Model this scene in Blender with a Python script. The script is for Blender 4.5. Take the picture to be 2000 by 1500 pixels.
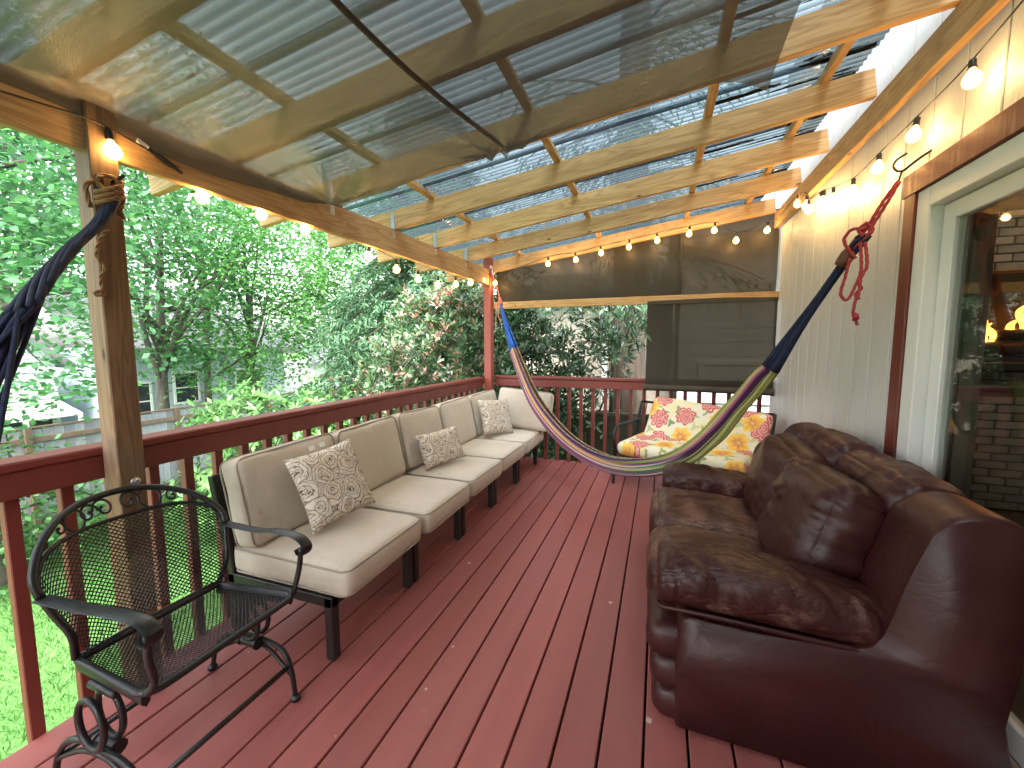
import bpy, bmesh, math, random
import numpy as np
from mathutils import Vector, Matrix, noise as mnoise
R = math.radians
for o in list(bpy.data.objects): bpy.data.objects.remove(o)
SC = bpy.context.scene
COL = SC.collection
random.seed(7); RNG = np.random.default_rng(7)

# ------------------------------------------------------------ camera, sky, sun, exposure
cd = bpy.data.cameras.new('camera'); cam = bpy.data.objects.new('camera', cd); COL.objects.link(cam)
cd.sensor_width = 36.0; cd.lens = 806.0 / 2000 * 36; cd.clip_start = .02; cd.clip_end = 600
yaw, pit, rol = R(19.64), R(5.37), R(-.11)
fw = Vector((-math.sin(yaw) * math.cos(pit), math.cos(yaw) * math.cos(pit), -math.sin(pit)))
rt = Vector((math.cos(yaw), math.sin(yaw), 0)); up = rt.cross(fw)
rt2 = rt * math.cos(rol) + up * math.sin(rol); up2 = -rt * math.sin(rol) + up * math.cos(rol)
m3 = Matrix((rt2, up2, -fw)).transposed()
cam.matrix_world = Matrix.Translation((0, 0, 1.381)) @ m3.to_4x4()
SC.camera = cam
SUN_EL, SUN_AZ = 56, 160          # soft overcast light, brightest high behind the camera
w = bpy.data.worlds.new('World'); SC.world = w; w.use_nodes = True
nt = w.node_tree; nt.nodes.clear()
sky = nt.nodes.new('ShaderNodeTexSky'); sky.sky_type = 'NISHITA'; sky.sun_disc = False
sky.sun_elevation = R(SUN_EL); sky.sun_rotation = R(SUN_AZ); sky.dust_density = 4; sky.air_density = 1.2
hs = nt.nodes.new('ShaderNodeHueSaturation'); hs.inputs['Saturation'].default_value = .30
bg = nt.nodes.new('ShaderNodeBackground'); bg.inputs['Strength'].default_value = .15
wo = nt.nodes.new('ShaderNodeOutputWorld')
nt.links.new(sky.outputs[0], hs.inputs['Color']); nt.links.new(hs.outputs[0], bg.inputs[0]); nt.links.new(bg.outputs[0], wo.inputs[0])
sl = bpy.data.lights.new('sun', 'SUN'); sl.energy = 1.5; sl.angle = R(24); sl.color = (1, .96, .9)
so = bpy.data.objects.new('sun', sl); COL.objects.link(so)
az = R(SUN_AZ); sd = Vector((math.sin(az) * math.cos(R(SUN_EL)), math.cos(az) * math.cos(R(SUN_EL)), math.sin(R(SUN_EL))))
so.rotation_euler = sd.to_track_quat('Z', 'Y').to_euler(); so.location = sd * 30
vs = SC.view_settings; vs.view_transform = 'Standard'; vs.look = 'None'; vs.gamma = 1; vs.exposure = 3.05
SC.render.resolution_x = 1024; SC.render.resolution_y = 768
SC.cycles.transparent_max_bounces = 16; SC.cycles.max_bounces = 7; SC.cycles.diffuse_bounces = 4; SC.cycles.glossy_bounces = 3
SC.cycles.transmission_bounces = 6; SC.cycles.sample_clamp_indirect = 6

# ------------------------------------------------------------ helpers
def srgb(h):
    h = h.lstrip('#'); c = [int(h[i:i + 2], 16) / 255 for i in (0, 2, 4)]
    return tuple(x / 12.92 if x <= .04045 else ((x + .055) / 1.055) ** 2.4 for x in c)
def c4(c): return (c[0], c[1], c[2], 1)
class NT:
    def __init__(s, name):
        s.m = bpy.data.materials.new(name); s.m.use_nodes = True; s.t = s.m.node_tree; s.t.nodes.clear()
        s.out = s.n('OutputMaterial')
    def n(s, k, **kw):
        nd = s.t.nodes.new('ShaderNode' + k)
        for a, v in kw.items(): setattr(nd, a, v)
        return nd
    def l(s, a, b): s.t.links.new(a, b)
    def val(s, sock, v):
        if isinstance(v, bpy.types.NodeSocket): s.l(v, sock)
        else: sock.default_value = v
    def math(s, op, a, b=0.0, c=0.0):
        nd = s.n('Math', operation=op); s.val(nd.inputs[0], a); s.val(nd.inputs[1], b); s.val(nd.inputs[2], c); return nd.outputs[0]
    def mix(s, f, a, b, bt='MIX'):
        nd = s.n('Mix', data_type='RGBA', blend_type=bt); s.val(nd.inputs[0], f); s.val(nd.inputs[6], a); s.val(nd.inputs[7], b); return nd.outputs[2]
    def ramp(s, f, stops, interp='LINEAR'):
        nd = s.n('ValToRGB'); r = nd.color_ramp; r.interpolation = interp
        while len(r.elements) < len(stops): r.elements.new(.5)
        for e, (p, c) in zip(r.elements, stops): e.position = p; e.color = c4(c) if not isinstance(c, float) else (c, c, c, 1)
        s.l(f, nd.inputs[0]); return nd.outputs[0]
    def coord(s, scale=(1, 1, 1), kind='Object', rot=(0, 0, 0)):
        tc = s.n('TexCoord'); mp = s.n('Mapping'); mp.inputs['Scale'].default_value = scale; mp.inputs['Rotation'].default_value = rot
        s.l(tc.outputs[kind], mp.inputs[0]); return mp.outputs[0]
    def noise(s, v, scale, detail=4, rough=.55, dist=0.0):
        nd = s.n('TexNoise'); s.l(v, nd.inputs['Vector']); nd.inputs['Scale'].default_value = scale
        nd.inputs['Detail'].default_value = detail; nd.inputs['Roughness'].default_value = rough; nd.inputs['Distortion'].default_value = dist
        return nd.outputs[0]
    def noisec(s, v, scale, detail=3):
        nd = s.n('TexNoise'); s.l(v, nd.inputs['Vector']); nd.inputs['Scale'].default_value = scale; nd.inputs['Detail'].default_value = detail
        return nd.outputs[1]
    def voro(s, v, scale, out=0, feature='F1', rnd=1.0, dim='3D'):
        nd = s.n('TexVoronoi', feature=feature, voronoi_dimensions=dim); s.l(v, nd.inputs['Vector']); nd.inputs['Scale'].default_value = scale
        nd.inputs['Randomness'].default_value = rnd; return nd.outputs[out]
    def rnd(s): return s.n('ObjectInfo').outputs['Random']
    def bump(s, h, strength=.2, dist=.01, nrm=None):
        b = s.n('Bump'); b.inputs['Strength'].default_value = strength; b.inputs['Distance'].default_value = dist; s.l(h, b.inputs['Height'])
        if nrm is not None: s.l(nrm, b.inputs['Normal'])
        return b.outputs[0]
    def prin(s, col, rough=.6, metal=0.0, nrm=None, spec=.5, **kw):
        p = s.n('BsdfPrincipled'); s.val(p.inputs['Base Color'], c4(col) if isinstance(col, tuple) else col)
        s.val(p.inputs['Roughness'], rough); s.val(p.inputs['Metallic'], metal); p.inputs['Specular IOR Level'].default_value = spec
        if nrm is not None: s.l(nrm, p.inputs['Normal'])
        for k, v in kw.items(): s.val(p.inputs[k], v)
        return p.outputs[0]
    def done(s, sh): s.l(sh, s.out.inputs[0]); return s.m
def mottled(name, ca, cb, scale=4, stretch=(1, 1, 1), rough=.6, metal=0.0, bump=.15, bscale=60, vary=.15, spec=.5, detail=5):
    k = NT(name); v = k.coord(stretch); n1 = k.noise(v, scale, detail)
    col = k.ramp(n1, [(.3, ca), (.7, cb)])
    f = k.math('MULTIPLY_ADD', k.rnd(), 2 * vary, 1 - vary); g = k.n('CombineColor'); [k.l(f, g.inputs[i]) for i in range(3)]
    col = k.mix(1.0, col, g.outputs[0], 'MULTIPLY')
    h = k.noise(v, bscale, 4)
    return k.done(k.prin(col, rough, metal, k.bump(h, bump, .004), spec))
def wood(name, axis, base, dark, knots=True, rough=.65, vary=.14, grime=0.0):
    k = NT(name); st = [9, 9, 9]; st[axis] = .7; v = k.coord(tuple(st))
    tc = k.n('TexCoord'); oi = k.n('ObjectInfo'); add = k.n('VectorMath', operation='ADD'); sc = k.n('VectorMath', operation='SCALE')
    k.l(oi.outputs['Location'], sc.inputs[0]); sc.inputs['Scale'].default_value = 3.7; k.l(v, add.inputs[0]); k.l(sc.outputs[0], add.inputs[1])
    vv = add.outputs[0]
    big = k.noise(vv, 1.1, 3, .5, 1.2); fine = k.noise(vv, 7, 5, .6, .4)
    rings = k.math('FRACT', k.math('MULTIPLY', big, 9.0)); rings = k.math('PINGPONG', rings, .5)
    t = k.math('ADD', k.math('MULTIPLY', rings, .9), k.math('MULTIPLY', fine, .45))
    col = k.ramp(t, [(.12, dark), (.62, base)])
    if knots:
        st2 = [5, 5, 5]; st2[axis] = 1.9; v2 = k.coord(tuple(st2)); a2 = k.n('VectorMath', operation='ADD'); k.l(v2, a2.inputs[0]); k.l(sc.outputs[0], a2.inputs[1])
        d = k.voro(a2.outputs[0], 1.7); d = k.math('ADD', d, k.math('MULTIPLY', fine, .06))
        col = k.mix(k.ramp(d, [(.075, (1., 1., 1.)), (.115, (0., 0., 0.))]), col, c4((dark[0] * .28, dark[1] * .22, dark[2] * .2)))
    if grime:
        gsc = k.noise(k.coord((1, 1, 1)), 2.3, 4); col = k.mix(k.ramp(gsc, [(.48, (0., 0., 0.)), (.75, (grime,) * 3)]), col, c4((.10, .085, .07)))
    f = k.math('MULTIPLY_ADD', k.rnd(), 2 * vary, 1 - vary); g = k.n('CombineColor'); [k.l(f, g.inputs[i]) for i in range(3)]
    col = k.mix(1.0, col, g.outputs[0], 'MULTIPLY')
    return k.done(k.prin(col, rough, 0.0, k.bump(fine, .25, .003), .35))

class MB:
    def __init__(s): s.v = []; s.f = []; s.m = []
    def add(s, V, F, m=0):
        o = len(s.v); s.v += [tuple(p) for p in V]; s.f += [tuple(i + o for i in f) for f in F]; s.m += [m] * len(F); return s
    def box(s, x0, x1, y0, y1, z0, z1, c=0.0, m=0, M=None):
        lo = np.array([x0, y0, z0], float); hi = np.array([x1, y1, z1], float)
        if c <= 0:
            V = [(x, y, z) for x in (x0, x1) for y in (y0, y1) for z in (z0, z1)]
            F = [(0, 1, 3, 2), (4, 6, 7, 5), (0, 4, 5, 1), (2, 3, 7, 6), (0, 2, 6, 4), (1, 5, 7, 3)]
        else:
            V = []; idx = {}
            for sx in (0, 1):
                for sy in (0, 1):
                    for sz in (0, 1):
                        cor = np.where([sx, sy, sz], hi, lo); sg = np.where([sx, sy, sz], -1, 1) * c
                        for a in range(3):
                            p = cor + sg; p[a] = cor[a]; idx[(sx, sy, sz, a)] = len(V); V.append(tuple(p))
            F = []
            for a in range(3):
                b, d = (a + 1) % 3, (a + 2) % 3
                for sa in (0, 1):
                    q = []
                    for sb, sdd in ((0, 0), (1, 0), (1, 1), (0, 1)):
                        t = [0, 0, 0]; t[a] = sa; t[b] = sb; t[d] = sdd; q.append(idx[(*t, a)])
                    F.append(tuple(q if sa else q[::-1]))
                for sb in (0, 1):
                    for sdd in (0, 1):
                        t0 = [0, 0, 0]; t0[b] = sb; t0[d] = sdd; t1 = list(t0); t1[a] = 1
                        q = (idx[(*t0, b)], idx[(*t1, b)], idx[(*t1, d)], idx[(*t0, d)])
                        F.append(q if (sb ^ sdd) == 0 else q[::-1])
            for sx in (0, 1):
                for sy in (0, 1):
                    for sz in (0, 1):
                        q = tuple(idx[(sx, sy, sz, a)] for a in range(3)); F.append(q if (sx + sy + sz) % 2 else q[::-1])
        if M is not None: V = [tuple(M @ Vector(p)) for p in V]
        return s.add(V, F, m)
    def tube(s, path, r, n=8, closed=False, cap=True, m=0, flat=None):
        P = [Vector(p) for p in path]; N = len(P); rr = r if isinstance(r, (list, tuple, np.ndarray)) else [r] * N
        T = []
        for i in range(N):
            a = P[(i - 1) % N] if (closed or i > 0) else P[i]; b = P[(i + 1) % N] if (closed or i < N - 1) else P[i]
            T.append((b - a).normalized() if (b - a).length > 1e-9 else Vector((0, 0, 1)))
        u = T[0].orthogonal().normalized()
        if flat is not None:
            u = Vector(flat[0]); u = (u - T[0] * u.dot(T[0])).normalized()
        V = []; F = []
        for i in range(N):
            u = (u - T[i] * u.dot(T[i]))
            u = u.normalized() if u.length > 1e-6 else T[i].orthogonal().normalized()
            w_ = T[i].cross(u)
            for j in range(n):
                a = 2 * math.pi * j / n; k = flat[1] if flat is not None else 1
                V.append(P[i] + (u * math.cos(a) * k + w_ * math.sin(a)) * rr[i])
        for i in range(N if closed else N - 1):
            for j in range(n):
                a, b = i * n + j, i * n + (j + 1) % n; i2 = (i + 1) % N
                F.append((a, b, i2 * n + (j + 1) % n, i2 * n + j))
        if cap and not closed:
            F.append(tuple(range(n - 1, -1, -1))); F.append(tuple((N - 1) * n + j for j in range(n)))
        return s.add(V, F, m)
    def lathe(s, prof, n=14, M=None, m=0):
        V = []; F = []
        for r, z in prof:
            for j in range(n): a = 2 * math.pi * j / n; V.append((r * math.cos(a), r * math.sin(a), z))
        for i in range(len(prof) - 1):
            for j in range(n): F.append((i * n + j, i * n + (j + 1) % n, (i + 1) * n + (j + 1) % n, (i + 1) * n + j))
        F.append(tuple(range(n - 1, -1, -1))); F.append(tuple((len(prof) - 1) * n + j for j in range(n)))
        if M is not None: V = [tuple(M @ Vector(p)) for p in V]
        return s.add(V, F, m)
    def loft(s, loops, cap=True, closed=True, m=0):
        n = len(loops[0]); V = [tuple(p) for L in loops for p in L]; F = []
        for i in range(len(loops) - 1):
            for j in range(n if closed else n - 1): F.append((i * n + j, i * n + (j + 1) % n, (i + 1) * n + (j + 1) % n, (i + 1) * n + j))
        if cap and closed: F.append(tuple(range(n - 1, -1, -1))); F.append(tuple((len(loops) - 1) * n + j for j in range(n)))
        return s.add(V, F, m)
    def grid(s, fn, nu, nv, m=0):
        V = [fn(i / nu, j / nv) for i in range(nu + 1) for j in range(nv + 1)]
        F = [(i * (nv + 1) + j, (i + 1) * (nv + 1) + j, (i + 1) * (nv + 1) + j + 1, i * (nv + 1) + j + 1) for i in range(nu) for j in range(nv)]
        return s.add(V, F, m)
    def build(s, name, mat, parent=None, smooth=False, at=None):
        me = bpy.data.meshes.new(name); V = s.v
        if at is not None: V = [(p[0] - at[0], p[1] - at[1], p[2] - at[2]) for p in V]
        me.from_pydata(V, [], s.f); me.validate(); fix_normals(me) if len(s.f) < 60000 else None
        return put(name, me, mat, parent, smooth, at, s.m)
def fix_normals(me):
    b = bmesh.new(); b.from_mesh(me); bmesh.ops.recalc_face_normals(b, faces=b.faces); b.to_mesh(me); b.free()
def put(name, me, mat, parent=None, smooth=False, at=None, mi=None):
    mats = mat if isinstance(mat, (list, tuple)) else [mat]
    if not me.materials:
        for q in mats: me.materials.append(q)
    if mi is not None and len(mats) > 1: me.polygons.foreach_set('material_index', mi)
    if smooth: me.polygons.foreach_set('use_smooth', [True] * len(me.polygons)); 
    if smooth and smooth != 'all': me.set_sharp_from_angle(angle=R(smooth if smooth > 1 else 42))
    o = bpy.data.objects.new(name, me); COL.objects.link(o)
    if at is not None: o.location = at
    if parent is not None:
        o.parent = parent
        pl = Vector((0, 0, 0)); q = parent
        # world location wanted: objects are built in world space
        o.matrix_parent_inverse = WORLD[parent.name].inverted()
    WORLD[o.name] = Matrix.Translation(at) if at is not None else Matrix()
    return o
WORLD = {}
def dup(o, name, parent=None, at=None, rot=None, scale=None):
    c = bpy.data.objects.new(name, o.data); COL.objects.link(c)
    if at is not None: c.location = at
    if rot is not None: c.rotation_euler = rot
    if scale is not None: c.scale = scale
    if parent is not None: c.parent = parent; c.matrix_parent_inverse = WORLD[parent.name].inverted()
    WORLD[c.name] = Matrix.Translation(at) if at is not None else Matrix()
    return c
def thing(name, label, cat, loc=(0, 0, 0), group=None):
    o = bpy.data.objects.new(name, None); COL.objects.link(o); o.location = loc; o.empty_display_size = .1
    WORLD[o.name] = Matrix.Translation(loc); return tag(o, label, cat, group)
def tag(o, label=None, cat=None, group=None, kind=None):
    if label: o['label'] = label
    if cat: o['category'] = cat
    if group: o['group'] = group
    if kind: o['kind'] = kind
    return o
def rbox(half, r, N=(10, 10, 10), puff=(0, 0, 0), fn=None):
    """rounded, puffed box lattice -> verts, faces"""
    H = np.array(half, float); idx = {}; V = []; F = []
    def key(i, j, k):
        t = (i, j, k)
        if t not in idx:
            u = [math.sin((2 * a / n - 1) * math.pi / 2) for a, n in zip(t, N)]; u = np.array(u)
            p = u * H; q = np.clip(p, -(H - r), H - r); d = p - q; L = np.linalg.norm(d)
            nrm = d / L if L > 1e-9 else np.array([0, 0, 1.]); pos = q + nrm * r
            for a in range(3):
                if t[a] in (0, N[a]):
                    b, c = (a + 1) % 3, (a + 2) % 3
                    pos[a] += (1 if t[a] else -1) * puff[a] * (1 - u[b] ** 2) ** .7 * (1 - u[c] ** 2) ** .7
            if fn is not None: pos = fn(pos, nrm, u)
            idx[t] = len(V); V.append(tuple(pos))
        return idx[t]
    for a in range(3):
        b, c = (a + 1) % 3, (a + 2) % 3
        for sa in (0, N[a]):
            for i in range(N[b]):
                for j in range(N[c]):
                    q = []
                    for di, dj in ((0, 0), (1, 0), (1, 1), (0, 1)):
                        t = [0, 0, 0]; t[a] = sa; t[b] = i + di; t[c] = j + dj; q.append(key(*t))
                    F.append(tuple(q if sa else q[::-1]))
    return V, F
def xf(V, M): return [tuple(M @ Vector(p)) for p in V]
def smoothpath(pts, n=8):
    P = [np.array(p, float) for p in pts]; P = [2 * P[0] - P[1]] + P + [2 * P[-1] - P[-2]]; out = []
    for i in range(1, len(P) - 2):
        for t in np.linspace(0, 1, n, endpoint=False):
            a, b, c, d = P[i - 1:i + 3]
            out.append(.5 * ((2 * b) + (c - a) * t + (2 * a - 5 * b + 4 * c - d) * t ** 2 + (-a + 3 * b - 3 * c + d) * t ** 3))
    out.append(P[-2]); return [tuple(p) for p in out]
def nz(p, s, k=0): return mnoise.noise(Vector((p[0] * s + k, p[1] * s - k, p[2] * s + 2 * k)))

# ------------------------------------------------------------ materials
RAW = [wood('rough_lumber_' + a, i, (.56, .36, .17), (.36, .20, .08)) for i, a in enumerate('xyz')]
POSTW = wood('weathered_post', 2, (.235, .145, .075), (.125, .072, .038), grime=.75)
REDP = mottled('red_paint', (.155, .030, .022), (.20, .040, .030), 3, (1, 1, 1), .5, bump=.12, bscale=35, vary=.08)
REDX = mottled('red_paint_trim', (.13, .024, .015), (.165, .032, .02), 6, (1, 1, .15), .42, bump=.35, bscale=30, vary=.03)
def deckmat():
    k = NT('deck_stain'); v = k.coord((7, .55, 7)); oi = k.n('ObjectInfo'); a = k.n('VectorMath', operation='ADD'); sc = k.n('VectorMath', operation='SCALE')
    k.l(oi.outputs['Location'], sc.inputs[0]); sc.inputs['Scale'].default_value = 5.3; k.l(v, a.inputs[0]); k.l(sc.outputs[0], a.inputs[1]); v = a.outputs[0]
    n1 = k.noise(v, 1.6, 5); n2 = k.noise(v, 9, 5, .65)
    col = k.ramp(n1, [(.25, (.265, .074, .068)), (.75, (.33, .099, .092))])
    col = k.mix(k.ramp(n2, [(.62, (0., 0., 0.)), (.78, (.45,) * 3)]), col, c4((.21, .075, .068)))
    w0 = k.coord((1, .45, 1)); wn = k.noise(w0, 3.1, 6, .7)                       # worn, scuffed patches
    col = k.mix(k.ramp(wn, [(.66, (0., 0., 0.)), (.78, (.5,) * 3)]), col, c4((.38, .20, .16)))
    gp = k.n('NewGeometry').outputs['Position']; scr = k.n('SeparateColor'); k.l(k.voro(gp, 4.5, 1, dim='2D'), scr.inputs[0]); sp = k.math('ADD', k.math('MULTIPLY', k.math('ADD', k.voro(gp, 4.5, dim='2D'), k.math('MULTIPLY', k.math('SUBTRACT', k.noise(gp, 70, 2), .5), .05)), .6), k.math('MULTIPLY', k.math('POWER', scr.outputs[0], .5), .055)); spn = k.noise(gp, 1.7, 2)          # paint drips
    spm = k.math('MULTIPLY', k.ramp(sp, [(.034, (1., 1., 1.)), (.042, (0., 0., 0.))]), k.ramp(spn, [(.46, (0., 0., 0.)), (.50, (1., 1., 1.))]))
    col = k.mix(k.math('MULTIPLY', spm, .8), col, c4((.62, .52, .48)))
    f = k.math('MULTIPLY_ADD', k.rnd(), .22, .89); g = k.n('CombineColor'); [k.l(f, g.inputs[i]) for i in range(3)]
    col = k.mix(1.0, col, g.outputs[0], 'MULTIPLY')
    rg = k.math('MULTIPLY_ADD', n1, .25, .36)
    return k.done(k.prin(col, rg, 0.0, k.bump(n2, .28, .003), .45))
DECK = deckmat()
def sidingmat():
    k = NT('textured_siding'); v = k.coord((1, 1, .22)); n1 = k.noise(v, 38, 6, .65, .6); n2 = k.noise(v, 9, 3)
    lowz = k.noise(k.coord((1, 1, .3)), 1.5, 3)
    col = k.ramp(lowz, [(.3, (.50, .495, .475)), (.7, (.575, .57, .55))])
    h = k.math('ADD', k.math('MULTIPLY', n1, .8), k.math('MULTIPLY', n2, .5))
    return k.done(k.prin(col, .42, 0.0, k.bump(h, .8, .009), .5))
SIDING = sidingmat()
WHITE = mottled('white_vinyl', (.70, .70, .68), (.78, .78, .76), 2, (1, 1, 1), .38, bump=.03, vary=.02)
IRON = mottled('black_iron', (.006, .006, .0075), (.013, .013, .016), 30, (1, 1, 1), .38, .0, bump=.25, bscale=140, vary=.05)
DARKMETAL = mottled('dark_brown_metal', (.011, .009, .009), (.018, .015, .014), 20, (1, 1, 1), .42, .0, bump=.12, bscale=90, vary=.05)
GALV = mottled('galvanised', (.45, .46, .47), (.62, .63, .64), 40, (1, 1, 1), .38, .9, bump=.08, vary=.05)
SOCKET = mottled('black_plastic', (.012, .010, .009), (.02, .018, .016), 20, (1, 1, 1), .45, bump=.02)
def cushmat():
    k = NT('beige_canvas'); v = k.coord((1, 1, 1)); n = k.noise(v, 3.2, 5, .6); fine = k.noise(v, 420, 2); soft = k.noise(v, 7, 4, .55, .8)
    col = k.ramp(n, [(.25, (.48, .415, .34)), (.7, (.585, .52, .445))])
    st = k.noise(v, 2.1, 6, .68); col = k.mix(k.ramp(st, [(.60, (0., 0., 0.)), (.74, (.55,) * 3)]), col, c4((.31, .25, .19)))
    st2 = k.noise(v, 11, 3); st3 = k.noise(v, 3.7, 2); m = k.math('MULTIPLY', k.ramp(st2, [(.66, (0., 0., 0.)), (.72, (1., 1., 1.))]), k.ramp(st3, [(.55, (0., 0., 0.)), (.65, (.6,) * 3)]))
    col = k.mix(m, col, c4((.22, .17, .13)))
    h = k.math('ADD', k.math('MULTIPLY', soft, 1.0), k.math('MULTIPLY', fine, .06))
    return k.done(k.prin(col, .78, 0.0, k.bump(h, .5, .012), .3, **{'Sheen Weight': .25, 'Sheen Roughness': .5}))
CANVAS = cushmat()
PIPING = mottled('beige_piping', (.36, .30, .24), (.44, .375, .31), 20, (1, 1, 1), .8, bump=.1)
def leather(name, worn, lo=.47):
    k = NT(name); v = k.coord((1, 1, 1)); n = k.noise(v, 4, 5, .6)
    col = k.ramp(n, [(.3, (.027, .0050, .0050)), (.7, (.047, .0110, .0100))])
    grain = k.voro(v, 190, 0, 'F1'); ws = k.noise(k.coord((1.0, 3.2, 1.6), rot=(0, 0, .35)), 5.5, 6, .6, 1.1)
    wr = k.noise(k.coord((2.0, 7.5, 3.0), rot=(.25, .1, .6)), 2.6, 3, .45, .5); wr = k.math('ABSOLUTE', k.math('SUBTRACT', wr, .5)); wr = k.ramp(wr, [(.0, (0., 0., 0.)), (.05, (.75,) * 3), (.12, (1., 1., 1.))])
    rough = k.math('MULTIPLY_ADD', n, .22, .30)
    if worn:
        wn = k.noise(k.coord((1, 1, 1)), 3.4, 6, .7, .7); cr = k.voro(k.coord((1, 1.8, 1)), 55, 0, 'DISTANCE_TO_EDGE')
        crk = k.ramp(cr, [(.0, (1., 1., 1.)), (.06, (0., 0., 0.))]); mk = k.ramp(wn, [(lo, (0., 0., 0.)), (lo + .2, (1., 1., 1.))])
        fz = k.noise(k.coord((1, 4, 1)), 30, 4, .7); mk2 = k.math('MULTIPLY', mk, k.ramp(fz, [(.38, (0., 0., 0.)), (.62, (1., 1., 1.))]))
        col = k.mix(k.math('MULTIPLY', mk2, .72), col, c4((.27, .135, .088)))
        col = k.mix(k.math('MULTIPLY', k.math('MULTIPLY', crk, mk), .35), col, c4((.42, .26, .19)))
        rough = k.math('ADD', rough, k.math('MULTIPLY', mk2, .2))
    h = k.math('ADD', k.math('MULTIPLY', grain, .05), k.math('ADD', k.math('MULTIPLY', ws, .55), k.math('MULTIPLY', wr, .42 if worn else .16)))
    return k.done(k.prin(col, rough, 0.0, k.bump(h, .42 if worn else .24, .014), .34))
LEATHER = leather('oxblood_leather', False); LEATHERW = leather('worn_oxblood_leather', True, .52); LEATHERS = leather('scuffed_oxblood_leather', True, .38)
def alpha_film(name, tcol, dcol, trans, gloss=.12, grough=.25, bumps=None, transl=.5):
    """thin sheet: part passes straight through, the rest scatters both ways, with a little sheen"""
    k = NT(name); tr = k.n('BsdfTransparent'); tr.inputs[0].default_value = c4(tcol)
    v = k.coord((1, 1, 1)); n = k.noise(v, 2.2, 4); dc = k.ramp(n, [(.3, tuple(x * .8 for x in dcol)), (.7, dcol)])
    df = k.n('BsdfDiffuse'); tl = k.n('BsdfTranslucent'); k.l(dc, df.inputs[0]); k.l(dc, tl.inputs[0])
    a = k.n('MixShader'); a.inputs[0].default_value = transl; k.l(df.outputs[0], a.inputs[1]); k.l(tl.outputs[0], a.inputs[2])
    gl = k.n('BsdfGlossy'); gl.inputs['Roughness'].default_value = grough; gl.inputs[0].default_value = (.8, .8, .8, 1)
    if bumps: gn = k.bump(k.noise(v, bumps, 4), .3, .01); k.l(gn, gl.inputs['Normal']); k.l(gn, df.inputs['Normal'])
    b = k.n('MixShader'); b.inputs[0].default_value = gloss; k.l(a.outputs[0], b.inputs[1]); k.l(gl.outputs[0], b.inputs[2])
    c = k.n('MixShader'); c.inputs[0].default_value = trans; k.l(b.outputs[0], c.inputs[1]); k.l(tr.outputs[0], c.inputs[2])
    return k.done(c.outputs[0])
SHADE = alpha_film('brown_shade_cloth', (.5, .46, .38), (.046, .038, .028), .028, .018, .45, None, .16)
TARP = alpha_film('clear_grey_sheet', (.52, .52, .48), (.10, .080, .052), .44, .20, .30, 260, .30)
def roofmat():
    k = NT('polycarbonate'); v = k.coord((.35, 1, 1)); n = k.noise(v, 4, 5, .6)
    tr = k.n('BsdfTransparent'); lw = k.n('LayerWeight'); lw.inputs[0].default_value = .5; fc = k.ramp(lw.outputs['Facing'], [(.25, (1.1,) * 3), (.62, (.85,) * 3), (.9, (.35,) * 3)]); gy = k.n('NewGeometry'); sy = k.n('SeparateXYZ'); k.l(gy.outputs['Position'], sy.inputs[0]); wvl = k.math('MULTIPLY_ADD', k.math('SINE', k.math('MULTIPLY', sy.outputs[1], 2 * math.pi / .046)), .5, .5); wvl = k.math('ADD', wvl, k.math('MULTIPLY', k.math('SUBTRACT', k.noise(k.coord((.5, 3, 1)), 3, 4), .5), .6)); fc = k.mix(1.0, fc, k.ramp(wvl, [(.18, (.42, .45, .46)), (.55, (1.0, 1.0, 1.0)), (.9, (1.45, 1.42, 1.38))]), 'MULTIPLY');  # light and dark banding of the corrugation painted into the tint
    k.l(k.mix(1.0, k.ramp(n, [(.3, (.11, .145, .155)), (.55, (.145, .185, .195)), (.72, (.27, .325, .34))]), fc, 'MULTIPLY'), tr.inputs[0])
    d = k.noise(k.coord((.22, 3.2, 1)), 5.5, 6, .72); e = k.noise(k.coord((1, 1, 1)), .8, 3)
    lx = k.n('SeparateXYZ'); k.l(k.coord((1, 1, 1)), lx.inputs[0]); gx = k.ramp(k.math('MULTIPLY_ADD', lx.outputs[0], .28, .62), [(.45, (0., 0., 0.)), (.95, (.16,) * 3)])
    dm = k.ramp(k.math('ADD', k.math('ADD', d, k.math('MULTIPLY', e, .25)), gx), [(.80, (0., 0., 0.)), (.83, (1., 1., 1.))])     # moss and needles lying in the valleys
    gl = k.n('BsdfGlossy'); gl.inputs['Roughness'].default_value = .12; gl.inputs[0].default_value = (.75, .8, .85, 1)
    tl = k.n('BsdfTranslucent'); tl.inputs[0].default_value = (.14, .20, .235, 1)
    a = k.n('MixShader'); a.inputs[0].default_value = .16; k.l(tr.outputs[0], a.inputs[1]); k.l(gl.outputs[0], a.inputs[2])
    b = k.n('MixShader'); b.inputs[0].default_value = .22; k.l(a.outputs[0], b.inputs[1]); k.l(tl.outputs[0], b.inputs[2])
    df = k.n('BsdfDiffuse'); df.inputs[0].default_value = (.016, .014, .010, 1)
    c = k.n('MixShader'); k.l(dm, c.inputs[0]); k.l(b.outputs[0], c.inputs[1]); k.l(df.outputs[0], c.inputs[2])
    return k.done(c.outputs[0])
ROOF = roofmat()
def glassmat():
    k = NT('window_glass'); tr = k.n('BsdfTransparent'); tr.inputs[0].default_value = (.86, .88, .86, 1)
    gl = k.n('BsdfGlossy'); gl.inputs['Roughness'].default_value = .015; gl.inputs[0].default_value = (1, 1, 1, 1)
    fr = k.n('Fresnel'); fr.inputs[0].default_value = 1.52; f = k.math('MULTIPLY', fr.outputs[0], .16)
    mx = k.n('MixShader'); k.l(f, mx.inputs[0]); k.l(tr.outputs[0], mx.inputs[1]); k.l(gl.outputs[0], mx.inputs[2]); return k.done(mx.outputs[0])
GLASS = glassmat()
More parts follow.
